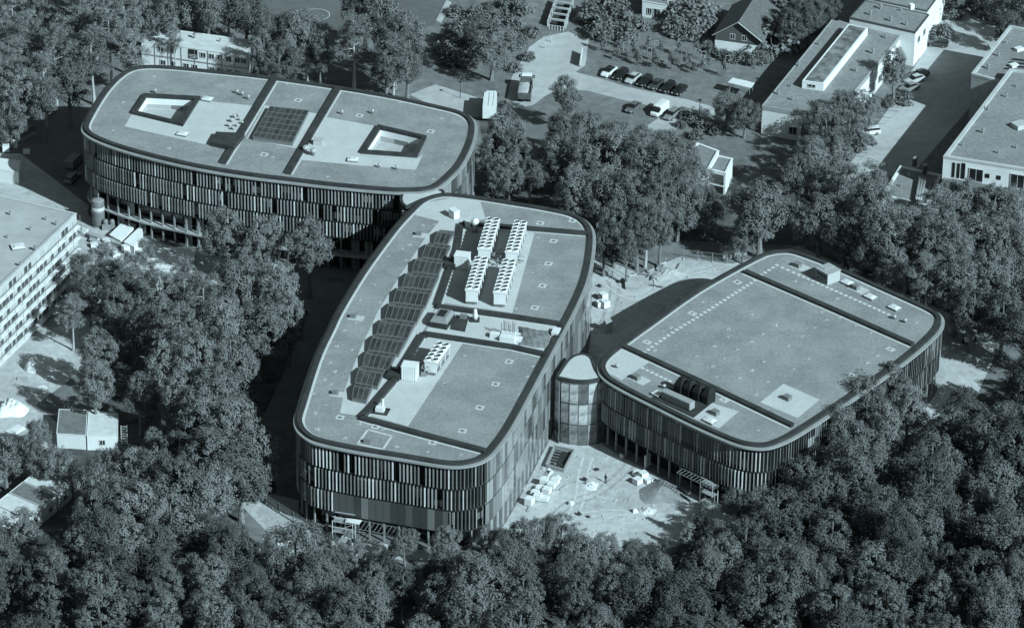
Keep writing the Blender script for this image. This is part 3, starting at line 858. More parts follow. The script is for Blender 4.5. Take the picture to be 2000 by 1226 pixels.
sheet('service_road', [(30,210),(110,190),(180,260),(170,420),(120,380),(60,320)], .008, M_ASPHD)
sheet('access_road', [(560,519),(730,519),(690,585),(640,700),(590,860),(500,985),(440,960),(540,760),(610,600),(540,570)], .012, M_ASPHD)
sheet('site_lane', [(500,1000),(520,975),(640,1050),(660,1085),(560,1080)], .016, M_PAVE)
sheet('playing_field', [(480,-80),(500,10),(545,55),(740,72),(845,50),(872,10),(905,-80)], .006, M_FIELD)
# centre circle and mark of the field
c = P(617, 29)
mb = MB(); n = 48; r = 2.85
for i in range(n):
    if 30 < i < 34: continue
    a, b = 2 * math.pi * i / n, 2 * math.pi * (i + 1) / n
    vs = [(c.x + q * math.cos(t), c.y + q * math.sin(t), .012) for q in (r - .11, r) for t in (a, b)]
    mb.add(vs, [(0, 2, 3, 1)])
mb.build('centre_circle', M_LINE, bpy.data.objects['playing_field'])
sheet('field_path', [(872,0),(882,5),(862,45),(852,40)], .010, M_ASPH)
sheet('car_park_road', [(985,215),(1000,150),(1034,92),(1062,72),(1110,62),(1150,78),(1143,128),(1124,141),(1177,155),(1225,170),(1340,194),(1405,212),(1394,234),(1316,216),(1228,198),
                        (1149,178),(1090,172),(1062,190),(1040,206)], .008, M_ASPH)
sheet('path', [(800,185),(850,165),(930,190),(985,215),(960,235),(900,222),(840,205)], .006, M_ASPH)
sheet('shaded_lane', [(985,215),(1040,206),(1075,240),(1068,330),(1020,330),(1030,260),(960,240)], .010, M_ASPHD)  # darker asphalt than the adjoining road, with the shade painted in
sheet('parking_pad', [(1265,245),(1290,228),(1340,235),(1310,262),(1268,258)], .010, M_PAVE)
sheet('street', [(1640,348),(1720,352),(1790,330),(1890,215),(1960,100),(1950,45),(1900,18),(1840,22),(1818,62),(1795,118),(1765,160),(1745,200),(1700,262)], .008, M_ASPH)
sheet('turning_circle_kerb', [(1926,48),(1936,70),(1932,95),(1918,110),(1926,70)], .014, M_PAVE)
bay = MB()
for (x0, y0, x1, y1, n) in ((1727, 243, 1768, 205, 7), (1656, 334, 1702, 292, 7)):
    for i in range(n):
        u = i / (n - 1); a = P(x0 + (x1 - x0) * u, y0 + (y1 - y0) * u, .016)
        b = P(x0 + (x1 - x0) * u - 28, y0 + (y1 - y0) * u - 3, .016)
        d = (b - a).normalized(); q = Vector((-d.y, d.x, 0)) * .07
        bay.add([a - q, b - q, b + q, a + q], [(0, 1, 2, 3), (3, 2, 1, 0)])
    a, b = P(x0, y0, .016), P(x1, y1, .016); d = (b - a).normalized(); q = Vector((-d.y, d.x, 0)) * .08
    bay.add([a - q, b - q, b + q, a + q], [(0, 1, 2, 3), (3, 2, 1, 0)])
bay.build('parking_lines', M_LINE, bpy.data.objects['street'])
for k, (a, b) in enumerate(((1892,48), (1737,277), (1838,167), (1830,180))):
    q = P(a, b, .016); MB().box((q.x, q.y, .010), (1.1, .9, .012), .6).build('manhole_cover', M_PAVE, bpy.data.objects['street'])
mb = MB()
for k in range(3):
    a, b = P(625 + k * 3, 539 + k * 4, .018), P(672 + k * 4, 545 + k * 3, .018)
    d = (b - a).normalized(); q = Vector((-d.y, d.x, 0)) * .06
    mb.add([a - q, b - q, b + q, a + q], [(0, 1, 2, 3), (3, 2, 1, 0)])
mb.build('road_marking', M_LINE, bpy.data.objects['access_road'])

def track(pts, w, m, z=.016, gap=1.5):
    """pair of tyre tracks worn into the site ground"""
    q = [P(a, b, z) for a, b in pts]; par = bpy.data.objects['building_site']
    c = []
    for i in range(len(q) - 1):
        a, b, d, e = q[max(i - 1, 0)], q[i], q[i + 1], q[min(i + 2, len(q) - 1)]
        for t in np.linspace(0, 1, 8, endpoint=False):
            c.append(.5 * ((2 * b) + (d - a) * t + (2 * a - 5 * b + 4 * d - e) * t * t + (3 * b - a - 3 * d + e) * t ** 3))
    for sgn in (-1, 1):
        mb = MB(); L, Rr = [], []
        for i, p in enumerate(c):
            d = c[min(i + 1, len(c) - 1)] - c[max(i - 1, 0)]; d.normalize(); nr = Vector((-d.y, d.x, 0))
            ww = w * (.8 + .4 * math.sin(i * 1.7) ** 2)
            L.append(p + nr * (sgn * gap / 2 + ww / 2)); Rr.append(p + nr * (sgn * gap / 2 - ww / 2))
        n = len(c); mb.add(L + Rr, [(n + i, n + i + 1, i + 1, i) for i in range(n - 1)])
        mb.build('tyre_track', m, par)
M_TRACK = mat('compacted_wheel_track', .30, .95, .2, 1.2, 8, .6, 2.0, coord='World')
M_TRACKP = mat('dusty_wheel_track', .45, .95, .15, 1.2, 8, .4, 2.0, coord='World')
track([(1060,1030),(1110,985),(1170,960),(1230,905),(1200,880)], .5, M_TRACK)
track([(1050,1040),(1120,1010),(1200,1000),(1280,1010),(1340,1000)], .45, M_TRACKP, .020)
track([(1100,1040),(1130,980),(1140,920),(1150,890)], .45, M_TRACKP, .024)
track([(1175,520),(1200,560),(1190,610),(1170,650)], .5, M_TRACK)
track([(1170,540),(1240,580),(1320,540),(1400,520)], .45, M_TRACKP, .020)
# ---------------------------------------------------------------- neighbouring buildings
def ccw(q):
    a = sum(q[i].x * q[(i + 1) % len(q)].y - q[(i + 1) % len(q)].x * q[i].y for i in range(len(q)))
    return q if a > 0 else q[::-1]

def inset(q, d):
    n = len(q); out = []
    for i in range(n):
        a, b, c = q[i - 1], q[i], q[(i + 1) % n]
        e0 = (b - a); e0.z = 0; e0.normalize(); e1 = (c - b); e1.z = 0; e1.normalize()
        n0, n1 = Vector((e0.y, -e0.x, 0)), Vector((e1.y, -e1.x, 0))
        out.append(b - (n0 + n1) / (1 + n0.dot(n1)) * d)
    return out

def flat_building(label, px, H, wall, roof, cope, cw=.5, ch=.35, fascia=None, z0=0.0, cat='building', name='flat_roofed_building'):
    q = ccw(PL(px, H)); c = sum(q, Vector()) / len(q)
    t = thing(name, (c.x, c.y, z0), label, cat)
    I = inset(q, cw); W = inset(q, .06)
    MB().prism([(p.x, p.y) for p in W], z0, H - ch - .02).build('wall', wall, t)
    MB().poly(inset(q, cw - .02), H - ch + .01).build('roof_deck', roof, t)
    o = [(p.x, p.y) for p in q]; i_ = [(p.x, p.y) for p in I]
    f = fascia or .0
    MB().ring(o, H - ch - .05 - f, o, H).ring(o, H, i_, H).ring(i_, H, i_, H - ch - .02).build('parapet', cope, t)
    return t, q

def wall_openings(t, a, b, spec, out=.05, frame=True, m=None, fm=None):
    """windows on the wall from a to b (world, counter-clockwise plan): spec = (distance 0-1, z, width, height)"""
    d = (b - a); d.z = 0; ln = d.length; d.normalize(); nr = Vector((d.y, -d.x, 0)); rz = math.atan2(d.y, d.x)
    for u, z, w, h in spec:
        p = a + d * (ln * u) + nr * (out - .06)
        wo = MB().box((p.x, p.y, z), (w, .08, h), rz).build('window', m or M_WIN, t)
        if frame:
            fr = MB()
            pf = p + nr * .03
            for dx, dz, fw, fh in ((-w / 2, 0, .10, h), (w / 2, 0, .10, h), (0, 0, .08, h)):
                s = pf + d * dx; fr.box((s.x, s.y, z + dz), (fw, .08, fh), rz)
            for dz in (-.05, h): fr.box((pf.x, pf.y, z + dz), (w + .1, .10, .09), rz)
            fr.build('frame', fm or M_FRAME, wo)

# flat-roofed building with a raised monitor (upper right)
F_, q = flat_building('flat-roofed white building with a long raised rooflight strip, upper right', [(1488,206),(1627,230),(1763,64),(1624,39)], 6.2, M_WHITE, M_ROOFG, mat('pale_verge', .30, .7), .25, .12, fascia=.75)
mono = PL([(1567,158),(1609,164),(1695,55),(1657,47)], 7.7)
MB().prism([(p.x, p.y) for p in ccw(mono)], 6.1, 7.6).build('rooflight_wall', M_WHITE, F_)
mq = ccw(mono); mi = inset(mq, .35)
MB().ring([(p.x, p.y) for p in mq], 7.55, [(p.x, p.y) for p in mq], 7.72).ring([(p.x, p.y) for p in mq], 7.72, [(p.x, p.y) for p in mi], 7.72).build('rooflight_verge', M_WHITE, F_)
MB().poly(mi, 7.68).build('rooflight_roof', mat('mossy_roof', .15, .95, .55, .55, 6, .5, 3.0, coord='World'), F_)
i0 = min(range(4), key=lambda i: mq[i].y)
a, b = mq[i0], mq[(i0 + 1) % 4]
if (b - a).length > 8: a, b = mq[i0 - 1], mq[i0]
wall_openings(F_, a, b, [(.45, 6.6, 1.5, .6)], .08)
def side(q, px0, px1, H):
    """the corners of q nearest to two pixels"""
    f = lambda px: min(q, key=lambda p: (p - P(*px, H)).length)
    return f(px0), f(px1)
a, b = side(q, (1488,206), (1627,230), 6.2)
wall_openings(F_, a, b, [(u, 1.2, 1.6, 1.5) for u in (.45, .62, .8)])
a, b = side(q, (1627,230), (1763,64), 6.2)
wall_openings(F_, a, b, [(u, 1.2, 2.0, 1.6) for u in (.08, .2, .32, .44, .56, .68)])
G_, q = flat_building('grey-roofed white building behind the rooflight building, at the top right', [(1659,34),(1788,63),(1815,28),(1690,0)], 7.6, M_WHITE, M_ROOFG, mat('dark_verge', .07, .8), .25, .10, fascia=.2)
a, b = side(q, (1788,63), (1815,28), 7.6); wall_openings(G_, a, b, [(.3, 4.2, 1.4, 1.3), (.7, 4.2, 1.4, 1.3)])
p = P(1780, 17, 7.6); MB().box((p.x, p.y, 7.5), (.9, .9, 1.1), .5).build('chimney', M_WHITE, G_)
flat_building('low grey roof behind the white building at the top right edge', [(1690,-4),(1812,22),(1850,-30),(1720,-60)], 7.0, M_WHITE, M_ROOFG, mat('dark_verge', .07, .8), .25, .10)
# large pale-edged building at the right edge: two blocks, its front on a grass bank
DH = 12.0
mb = MB(); tp = PL([(1842,352),(1990,384),(2120,410),(2200,330),(2000,330),(1880,300)], 7.6)
lo = PL([(1790,420),(1990,480),(2200,520),(2400,330),(2000,330),(1880,300)], 0.0)
mb.add(lo + tp, [(0, 1, 7, 6), (1, 2, 8, 7), (2, 3, 9, 8), (6, 7, 8, 9, 10, 11), (5, 0, 6, 11)])
mb.build('grass_bank', M_GROUND, kind='structure')
D_, q = flat_building('big flat-roofed white building with pale roof edge, cut by the right edge', [(1842,305),(1972,134),(2130,150),(2130,352),(2000,330)], DH, M_WHITE, M_ROOFG, M_ROOFL, .75, .4)
a, b = side(q, (1842,305), (2000,330), DH)
wall_openings(D_, a, b, [(.14, 8.0, .5, 3.0), (.20, 8.0, .5, 3.0), (.26, 8.0, .7, 3.2), (.56, 9.0, .8, .8), (.70, 9.0, .8, .8)], frame=False)
wall_openings(D_, a, b, [(.42, 7.9, 2.6, 2.5), (.93, 7.9, 2.6, 2.7)])
p = P(1992, 245, DH); MB().box((p.x, p.y, DH - .4), (2.6, 2.2, .9), .55).build('rooflight', M_ROOFL, D_)
D2, q = flat_building('rear block of the white building at the right edge, with skylight slots', [(1897,143),(1972,49),(2140,80),(2140,200),(1960,160)], 10.5, M_CONC, M_ROOFG, M_ROOFL, .6, .4)
for k in range(4):
    p = P(1975 + k * 5, 122 - k * 6 + 14, 10.3); MB().box((p.x + 1, p.y, 10.05), (4.5, .35, .35), -.25).build('rooflight_slot', M_DARKM, D2)
for a, b in ((1990,95), (1980,127)):
    p = P(a, b, 10.5); MB().box((p.x, p.y, 10.1), (1.6, 1.2, .6), .55).build('rooflight', M_WHITEM, D2)
EH = 5.0
E_, q = flat_building('low building with a broad white roof edge among trees, right of centre', [(1758,323),(1840,341),(1812,402),(1722,380)], EH, M_WHITE, M_ROOFG, M_WHITE, .55, .3)
for k in range(3):
    a, b = P(1797 + k * 5, 345 + k * 2, EH + .4), P(1789 + k * 4, 392, EH + .4)
    MB().tube(a, b, .28, n=10).build('roof_duct', M_STEEL, E_, True)
for a, b in ((1786,322), (1806,336)):
    p = P(a, b, EH); MB().lathe((p.x, p.y, EH - .2), [(.45, 0), (.45, 1.5), (.55, 1.5), (.5, 1.8), (.05, 1.9)], 12).build('roof_vent', M_STEEL, E_, True)
# white portal building in the copse
K_, q = flat_building('white-walled building with a grey roof half hidden in the copse', [(1362,278),(1405,294),(1362,372),(1290,340)], 5.0, M_WHITE, M_ROOFG, M_WHITE, .45, .25)
K2, q = flat_building('white balcony block with a dark opening beside the copse', [(1384,330),(1418,338),(1432,309),(1400,302)], 4.6, M_WHITE, M_ROOFG, M_WHITE, .35, .25)
a, b = side(q, (1384,330), (1418,338), 4.6); wall_openings(K2, a, b, [(.5, 1.9, (b - a).length - .9, 2.0)], frame=False); wall_openings(K2, a, b, [(.5, .1, (b - a).length - .9, 1.4)], frame=False)
# gable house
def gable_house(label, ridge0, ridge1, half, eave, H, win=True):
    """ridge given by two pixels at height H (front, back)"""
    a, b = P(*ridge0, H), P(*ridge1, H); d = (b - a); d.z = 0; ln = d.length; d.normalize(); s = Vector((d.y, -d.x, 0))
    t = thing('gabled_house', (a.x, a.y, 0), label, 'house')
    A = [a - s * (half - .5) , a + s * (half - .5), b + s * (half - .5), b - s * (half - .5)]
    mb = MB(); q = [Vector((p.x, p.y, 0)) for p in A]
    w = half - .5; zt = H - (H - eave) * w / half - .15
    f0, f1 = a + d * .6, b - d * .2
    pts = []
    for f in (f0, f1):
        pts += [(f - s * w).to_tuple()[:2] + (0,), (f + s * w).to_tuple()[:2] + (0,), (f + s * w).to_tuple()[:2] + (zt,), (f.x, f.y, H - .2), (f - s * w).to_tuple()[:2] + (zt,)]
    mb.add(pts, [(0, 1, 2, 3, 4), (9, 8, 7, 6, 5), (1, 6, 7, 2), (5, 0, 4, 9)])
    mb.build('wall', mat('timber_cladding', .085, .9, .15, 2.0), t)
    MB().box(((a + d * .55).x, (a + d * .55).y, 0), (w * 2 + .02, .1, eave - 1.0), math.atan2(-d.x, d.y) ).build('plinth_wall', M_WHITE, t)
    for sg in (-1, 1):
        r0, r1 = Vector((a.x, a.y, H)), Vector((b.x, b.y, H)); e0 = r0 + s * half * sg; e0.z = eave; e1 = r1 + s * half * sg; e1.z = eave
        up = Vector((0, 0, .18)); c = [r0, r1, e1, e0]
        fs = [(4, 5, 6, 7), (3, 2, 1, 0), (0, 1, 5, 4), (1, 2, 6, 5), (2, 3, 7, 6), (3, 0, 4, 7)]
        if sg > 0: fs = [k[::-1] for k in fs]
        MB().add(c + [k + up for k in c], fs).build('roof', M_TILE, t)
        MB().bar(r0.lerp(r0, 0) + up, e0 + up, .16, .1).build('bargeboard', M_FRAME, t)
    if win:
        aa, bb = f0 - s * w, f0 + s * w
        wall_openings(t, Vector((aa.x, aa.y, 0)), Vector((bb.x, bb.y, 0)), [(.5 - .12, eave - .3, 1.0, 1.1), (.5 + .14, eave - .3, 1.0, 1.1)])
    return t
gable_house('dark gabled house with a white base at the top edge', (1441,46), (1480,-14), 5.2, 3.2, 6.8)
H2, q = flat_building('white house half hidden by bushes at the top edge', [(1254,2),(1302,10),(1322,-25),(1272,-33)], 3.6, M_WHITE, M_ROOFG, M_FRAME, .3, .12)
a, b = side(q, (1254,2), (1302,10), 3.6); wall_openings(H2, a, b, [(.32, .9, .9, 1.3), (.62, .4, 1.4, 1.9)])
# container office (top left)
JH = 5.6
J_, q = flat_building('two-storey white container office behind the long building', [(276,80),(484,110),(497,79),(288,51)], JH, M_WHITE, mat('container_roof', .50, .8, .1, .6, 5, coord='World'), M_WHITEM, .18, .1)
a, b = side(q, (276,80), (484,110), JH)
ln = (b - a).length
wall_openings(J_, a, b, [(u, 3.9, 1.1, 1.0) for u in (.18, .30, .58, .66, .74, .82, .9, .96)] + [(u, 1.0, 1.1, 1.0) for u in (.2, .3, .42, .5, .66, .74, .82, .9)])
wall_openings(J_, a, b, [(.485, 3.3, 1.9, 2.0)], frame=False)
d = (b - a).normalized(); nr = Vector((d.y, -d.x, 0))
for k in range(9):
    s = a + d * (ln * k / 8); s = s + nr * (-.02)
    MB().box((s.x, s.y, .1), (.10, .12, JH - .25), math.atan2(d.y, d.x)).build('corner_post', M_STEEL, J_)
mb = MB()
for z in (3.6, 3.9, 4.2):
    s0, s1 = a + d * (ln * .45) + nr * .12, a + d * (ln * .52) + nr * .12
    mb.tube((s0.x, s0.y, z), (s1.x, s1.y, z), .04, n=5)
mb.build('balcony_rail', M_WHITEM, J_)
s0 = a + nr * .03; s1 = b + nr * .03
MB().bar((s0.x, s0.y, 2.72), (s1.x, s1.y, 2.72), .06, .18).build('storey_joint', M_STEEL, J_)
# long banded building at the left edge
LH = 15.0
L_, q = flat_building('large pale-roofed building with banded facade, cut by the left edge', [(-190,336),(150,416),(-40,598),(-400,500)], LH, mat('banded_wall', .40, .8, .10, .5, 5, coord='World'), mat('pale_sheet_roof', .34, .9, .10, .3, 6, coord='World', var2=.06, scale2=.08), M_ROOFL, .5, .25)
a, b = side(q, (-40,598), (150,416), LH)
ln = (b - a).length; d = (b - a); d.z = 0; d.normalize(); nr = Vector((d.y, -d.x, 0)); rz = math.atan2(d.y, d.x)
rg = random.Random(21)
for k in range(6):
    z = 1.0 + k * 2.28
    s0, s1 = a + nr * .28, b + nr * .28
    MB().bar((s0.x, s0.y, z), (s1.x, s1.y, z), .7, .16).build('balcony_slab', M_WHITEM, L_)
    MB().bar(((a + nr * .6).x, (a + nr * .6).y, z + .95), ((b + nr * .6).x, (b + nr * .6).y, z + .95), .06, .14).build('guard_rail', M_STEEL, L_)
    spec = [(u / 26 + rg.uniform(-.004, .004), z + .55, 1.0, 1.15) for u in range(1, 26) if rg.random() < .62]
    wall_openings(L_, a, b, spec, .06, frame=False, m=mat('recess_glass', .06, .3))
    for u in range(0, 27, 2):
        p = a + d * (ln * u / 26) + nr * .58
        MB().box((p.x, p.y, z + .16), (.06, .06, 2.1), rz).build('scaffold_post', M_STEEL, L_)
mb = MB()
for k in range(1, 15):
    s0, s1 = q[0], q[1]
roofq = PL([(-190,336),(150,416),(-40,598),(-400,500)], LH - .24)
for k in range(1, 14):
    u = k / 14; s0 = roofq[0].lerp(roofq[3], u); s1 = roofq[1].lerp(roofq[2], u)
    e = (s1 - s0).normalized() * .8; s0 = s0 + e; s1 = s1 - e
    MB().bar((s0.x, s0.y, LH - .24), (s1.x, s1.y, LH - .24), .07, .03).build('roof_seam', M_ROOFL, L_)
o = dome(L_, (35,481), LH - .24, .3, 2.2, 1.9)

# small roof fittings of the neighbouring buildings
rg = random.Random(33)
vent_me = MB().lathe((0, 0, 0), [(.16, 0), (.16, .5), (.26, .55), (.24, .75), (.03, .8)], 8).mesh('roof_vent', M_STEEL)
def roof_bits(t, z, pts):
    for a, b in pts:
        q = P(a, b, z); wpart('roof_vent', vent_me, t, (q.x, q.y, z), rg.uniform(0, 6), rg.uniform(.8, 1.5))
roof_bits(F_, 6.08, [(1520,185),(1548,196),(1600,205),(1640,180),(1672,140),(1705,105),(1730,75),(1560,130),(1600,88),(1545,170)])
roof_bits(G_, 7.5, [(1700,30),(1740,42),(1770,50),(1760,22),(1720,18)])
roof_bits(D_, DH - .39, [(1880,285),(1920,260),(1950,300),(1985,290),(1930,215),(1965,190),(1985,170)])
roof_bits(D2, 10.1, [(1930,135),(1950,110),(1965,85)])
roof_bits(L_, LH - .24, [(20,420),(60,450),(90,430),(40,520),(110,440),(70,490),(15,465)])
roof_bits(E_, EH - .29, [(1775,345),(1760,365),(1825,360)])
roof_bits(J_, JH - .09, [(330,68),(380,75),(430,82),(470,90)])
# ---------------------------------------------------------------- trees
def leaves_mesh(name, C, Nn, S, m, rs, aspect=1.0):
    """one quad per leaf spray: centres, facing directions, sizes"""
    n = len(C)
    Nn = Nn / np.linalg.norm(Nn, axis=1)[:, None]
    r = rs.normal(size=(n, 3)); U = np.cross(Nn, r); U /= np.linalg.norm(U, axis=1)[:, None]; V = np.cross(Nn, U)
    S = S[:, None]
    k = .28 + .3 * rs.random((n, 1))
    V_ = np.stack([C - U * S * .5, C - V * S * .5 * aspect + Nn * S * .1, C + U * S * .5, C + V * S * .5 * aspect + Nn * S * .1], 1).reshape(-1, 3)
    me = bpy.data.meshes.new(name)
    me.vertices.add(4 * n); me.vertices.foreach_set('co', V_.ravel())
    me.loops.add(4 * n); me.loops.foreach_set('vertex_index', np.arange(4 * n))
    me.polygons.add(n); me.polygons.foreach_set('loop_start', np.arange(0, 4 * n, 4)); me.polygons.foreach_set('loop_total', np.full(n, 4))
    me.materials.append(m); me.update(calc_edges=True)
    return me

def clumps_to_leaves(cl, cr, rs, per, size, up=.35, shell=.55, flat=1.0, cd=None):
    """cl = clump centres, cr = radii -> leaf centres, normals, sizes"""
    n = np.maximum(6, (per * cr ** 1.6)).astype(int)
    idx = np.repeat(np.arange(len(cl)), n)
    d = rs.normal(size=(len(idx), 3)); d /= np.linalg.norm(d, axis=1)[:, None]
    rr = shell + (1 - shell) * rs.random(len(idx)) ** .7
    wild = rs.random(len(idx)) < .20                       # stray twigs give a feathery outline
    rr = np.where(wild, rr * rs.uniform(1.05, 1.65, len(idx)), rr)
    off_ = d * (rr * cr[idx])[:, None]; off_[:, 2] *= flat
    C = cl[idx] + off_
    Nn = d * .8 + np.array([0, 0, up]) + rs.normal(size=d.shape) * .32
    if cd is not None: Nn = Nn + cd[idx] * .7
    S = size * (.7 + .6 * rs.random(len(idx)))
    return C, Nn, S

def trunk_mesh(name, h, r, limbs, rs, m, lean=.02):
    mb = MB(); p = Vector((0, 0, -.1)); k = 6; tops = []
    pts = [p]
    for i in range(1, k + 1):
        p = Vector((p.x + rs.normal() * lean * h / k * 2, p.y + rs.normal() * lean * h / k * 2, h * i / k)); pts.append(p)
    for i in range(k):
        r0 = r * (1 - .78 * (i / k)) * (1.25 if i == 0 else 1); r1 = r * (1 - .78 * ((i + 1) / k))
        mb.tube(pts[i], pts[i + 1], r0, r1, 7, cap=False)
    for z0, ang, ln, rise in limbs:
        f = z0 / h * k; i = min(k - 1, int(f)); a = pts[i].lerp(pts[i + 1], f - i)
        b = a + Vector((math.cos(ang) * ln * .55, math.sin(ang) * ln * .55, rise * .45)); c = a + Vector((math.cos(ang + .2) * ln, math.sin(ang + .2) * ln, rise))
        rr = r * .42 * (1 - .6 * z0 / h)
        mb.tube(a, b, rr, rr * .65, 5, cap=False); mb.tube(b, c, rr * .65, rr * .2, 5, cap=False)
    return mb.mesh(name, m)

def broad_tree(seed, h=14.0, R=4.6, base=.22, nl=9, dens=108, leaf=.26, tall=1.0, m=None, flat=1.0, cmin=.42, cmax=.95):
    """round or tall leafy crown made of lobes covered with small leafy clumps"""
    rs = np.random.RandomState(seed)
    zc = h * (base + (1 - base) * .5); hz = h * (1 - base) * .5
    lob = [(0, 0, zc + hz * .25, R * .62, hz * .72)]
    for i in range(nl):
        a = 2 * math.pi * (i + rs.rand() * .6) / nl * 1.618 * 2; v = -0.75 + 1.5 * ((i + .5) / nl)
        rad = R * .62 * math.sqrt(max(.1, 1 - (v * .85) ** 2)) * rs.uniform(.75, 1.25)
        lr = R * rs.uniform(.27, .50)
        lob.append((rad * math.cos(a), rad * math.sin(a), zc + v * hz * .72, lr, lr * rs.uniform(.8, 1.1) * tall))
    cl, cr, cd = [], [], []
    for (x, y, z, a, b) in lob:
        n = int((12 + 8.5 * a * b / 2) * (.70 / (.5 * (cmin + cmax))) ** 1.2)
        d = rs.normal(size=(n, 3)); d /= np.linalg.norm(d, axis=1)[:, None]
        d = d[d[:, 2] > -.72]
        p = np.c_[x + d[:, 0] * a, y + d[:, 1] * a, z + d[:, 2] * b] + rs.normal(size=d.shape) * .22
        keep = np.ones(len(p), bool)
        for (X, Y, Z, A, Bz) in lob:
            if (X, Y, Z) == (x, y, z): continue
            keep &= ((p[:, 0] - X) / A) ** 2 + ((p[:, 1] - Y) / A) ** 2 + ((p[:, 2] - Z) / Bz) ** 2 > .55
        p = p[keep]; cl.append(p); cd.append(d[keep]); cr.append(rs.uniform(cmin, cmax, len(p)))
    cl = np.vstack(cl); cr = np.concatenate(cr); cd = np.vstack(cd)
    k = cl[:, 2] > h * base * .75; cl, cr, cd = cl[k], cr[k], cd[k]
    C, Nn, S = clumps_to_leaves(cl, cr, rs, dens, leaf, flat=flat, cd=cd)
    crown = leaves_mesh('crown', C, Nn, S, m or M_LEAF, rs)
    limbs = [(h * rs.uniform(.25, .7), rs.uniform(0, 6.3), R * rs.uniform(.5, .85), h * rs.uniform(.08, .2)) for _ in range(9)]
    return crown, trunk_mesh('trunk', h * .9, .26 + h * .012, limbs, rs, M_BARK)

def pine_tree(seed, h=17.0, R=3.6, base=.48, n=15):
    """Scots pine: bare pale trunk, irregular flat-padded crown"""
    rs = np.random.RandomState(seed); cl, cr, limbs = [], [], []
    for i in range(n):
        f = i / (n - 1); z = h * (base + (1 - base) * f * .97); a = i * 2.4 + rs.rand()
        rad = R * (math.sin(math.pi * (.22 + .70 * f)) ** .8) * rs.uniform(.45, .95)
        pr = R * rs.uniform(.30, .46) * (1.1 - .35 * f)
        x, y = rad * math.cos(a), rad * math.sin(a)
        k = int(12 + 8 * pr * pr)
        q = rs.normal(size=(k, 3)) * np.array([pr * .62, pr * .62, pr * .30]) + (x, y, z)
        cl.append(q); cr.append(rs.uniform(.38, .75, k))
        limbs.append((z * .93, a, rad, h * .04))
    cl = np.vstack(cl); cr = np.concatenate(cr)
    C, Nn, S = clumps_to_leaves(cl, cr, rs, 95, .22, .5, .35, .75)
    for f, a in ((.30, 1.0), (.38, 3.6), (.43, 5.0)): limbs.append((h * f, a, 1.5, .5))
    return leaves_mesh('crown', C, Nn, S, M_NEEDLE, rs, .7), trunk_mesh('trunk', h * .96, .22 + h * .007, limbs, rs, M_BARKP, .015)

def spruce_tree(seed, h=15.0, R=3.2, base=.08):
    """conifer with drooping whorls of branches"""
    rs = np.random.RandomState(seed); cl, cr = [], []
    nw = int(h * 1.15)
    for i in range(nw):
        f = (i + .5) / nw; z = h * (base + (1 - base) * f); rad = R * (1 - f) ** .85 + .2
        k = max(4, int(7 + 6 * (1 - f)))
        for j in range(k):
            a = 2 * math.pi * j / k + i * 1.1 + rs.normal() * .15; L = rad * rs.uniform(.7, 1.12)
            for s in np.arange(.35, L + .01, .55):
                cl.append((s * math.cos(a), s * math.sin(a), z - .22 * s + rs.normal() * .08)); cr.append(.30 + .22 * (1 - s / (L + .3)) + rs.rand() * .1)
    C, Nn, S = clumps_to_leaves(np.array(cl), np.array(cr), rs, 60, .34, .5, .2, .55)
    return leaves_mesh('crown', C, Nn, S, M_LEAFD, rs, .6), trunk_mesh('trunk', h * .98, .2 + h * .008, [], rs, M_BARK, .004)

def bush(seed, h=2.2, R=1.8, m=None):
    rs = np.random.RandomState(seed); k = int(26 * R * R ** .5)
    d = rs.normal(size=(k, 3)); d /= np.linalg.norm(d, axis=1)[:, None]; d[:, 2] = np.abs(d[:, 2])
    cl = d * np.array([R, R, h * .8]) * rs.uniform(.6, 1, (k, 1)) + np.array([0, 0, .15]); cr = rs.uniform(.28, .55, k)
    C, Nn, S = clumps_to_leaves(cl, cr, rs, 60, .30, .4)
    st = MB()
    for i in range(5): st.tube((0, 0, 0), (R * .5 * math.cos(i * 1.3), R * .5 * math.sin(i * 1.3), h * .6), .05, .02, 4, cap=False)
    return leaves_mesh('foliage', C, Nn, S, m or M_SHRUB, rs), st.mesh('stem', M_BARK)

def young_tree(seed, h=4.2):
    rs = np.random.RandomState(seed); k = 26
    z = rs.uniform(.35, 1, k) * h; r = .55 * (1 - (z / h) ** 2) + .12; a = rs.uniform(0, 6.3, k)
    cl = np.c_[r * np.cos(a), r * np.sin(a), z]
    C, Nn, S = clumps_to_leaves(cl, rs.uniform(.25, .45, k), rs, 70, .26, .3)
    return leaves_mesh('crown', C, Nn, S, M_SHRUB, rs), MB().tube((0, 0, 0), (0, 0, h * .9), .06, .02, 5).mesh('trunk', M_BARK)

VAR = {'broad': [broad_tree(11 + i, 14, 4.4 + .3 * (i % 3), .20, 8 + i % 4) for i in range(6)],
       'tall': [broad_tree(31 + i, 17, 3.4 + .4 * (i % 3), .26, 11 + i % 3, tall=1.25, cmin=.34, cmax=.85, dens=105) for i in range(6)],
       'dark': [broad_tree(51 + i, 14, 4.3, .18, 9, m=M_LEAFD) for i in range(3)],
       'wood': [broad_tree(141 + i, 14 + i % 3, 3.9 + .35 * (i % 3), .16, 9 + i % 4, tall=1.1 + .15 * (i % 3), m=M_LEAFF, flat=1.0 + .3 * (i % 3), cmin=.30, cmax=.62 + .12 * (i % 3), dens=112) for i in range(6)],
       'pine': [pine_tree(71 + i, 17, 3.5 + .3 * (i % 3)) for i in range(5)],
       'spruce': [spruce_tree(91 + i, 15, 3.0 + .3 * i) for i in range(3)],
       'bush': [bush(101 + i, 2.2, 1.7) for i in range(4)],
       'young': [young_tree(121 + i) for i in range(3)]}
VH = {'broad': 14., 'tall': 17., 'dark': 14., 'wood': 15., 'pine': 17., 'spruce': 15., 'bush': 2.2, 'young': 4.2}
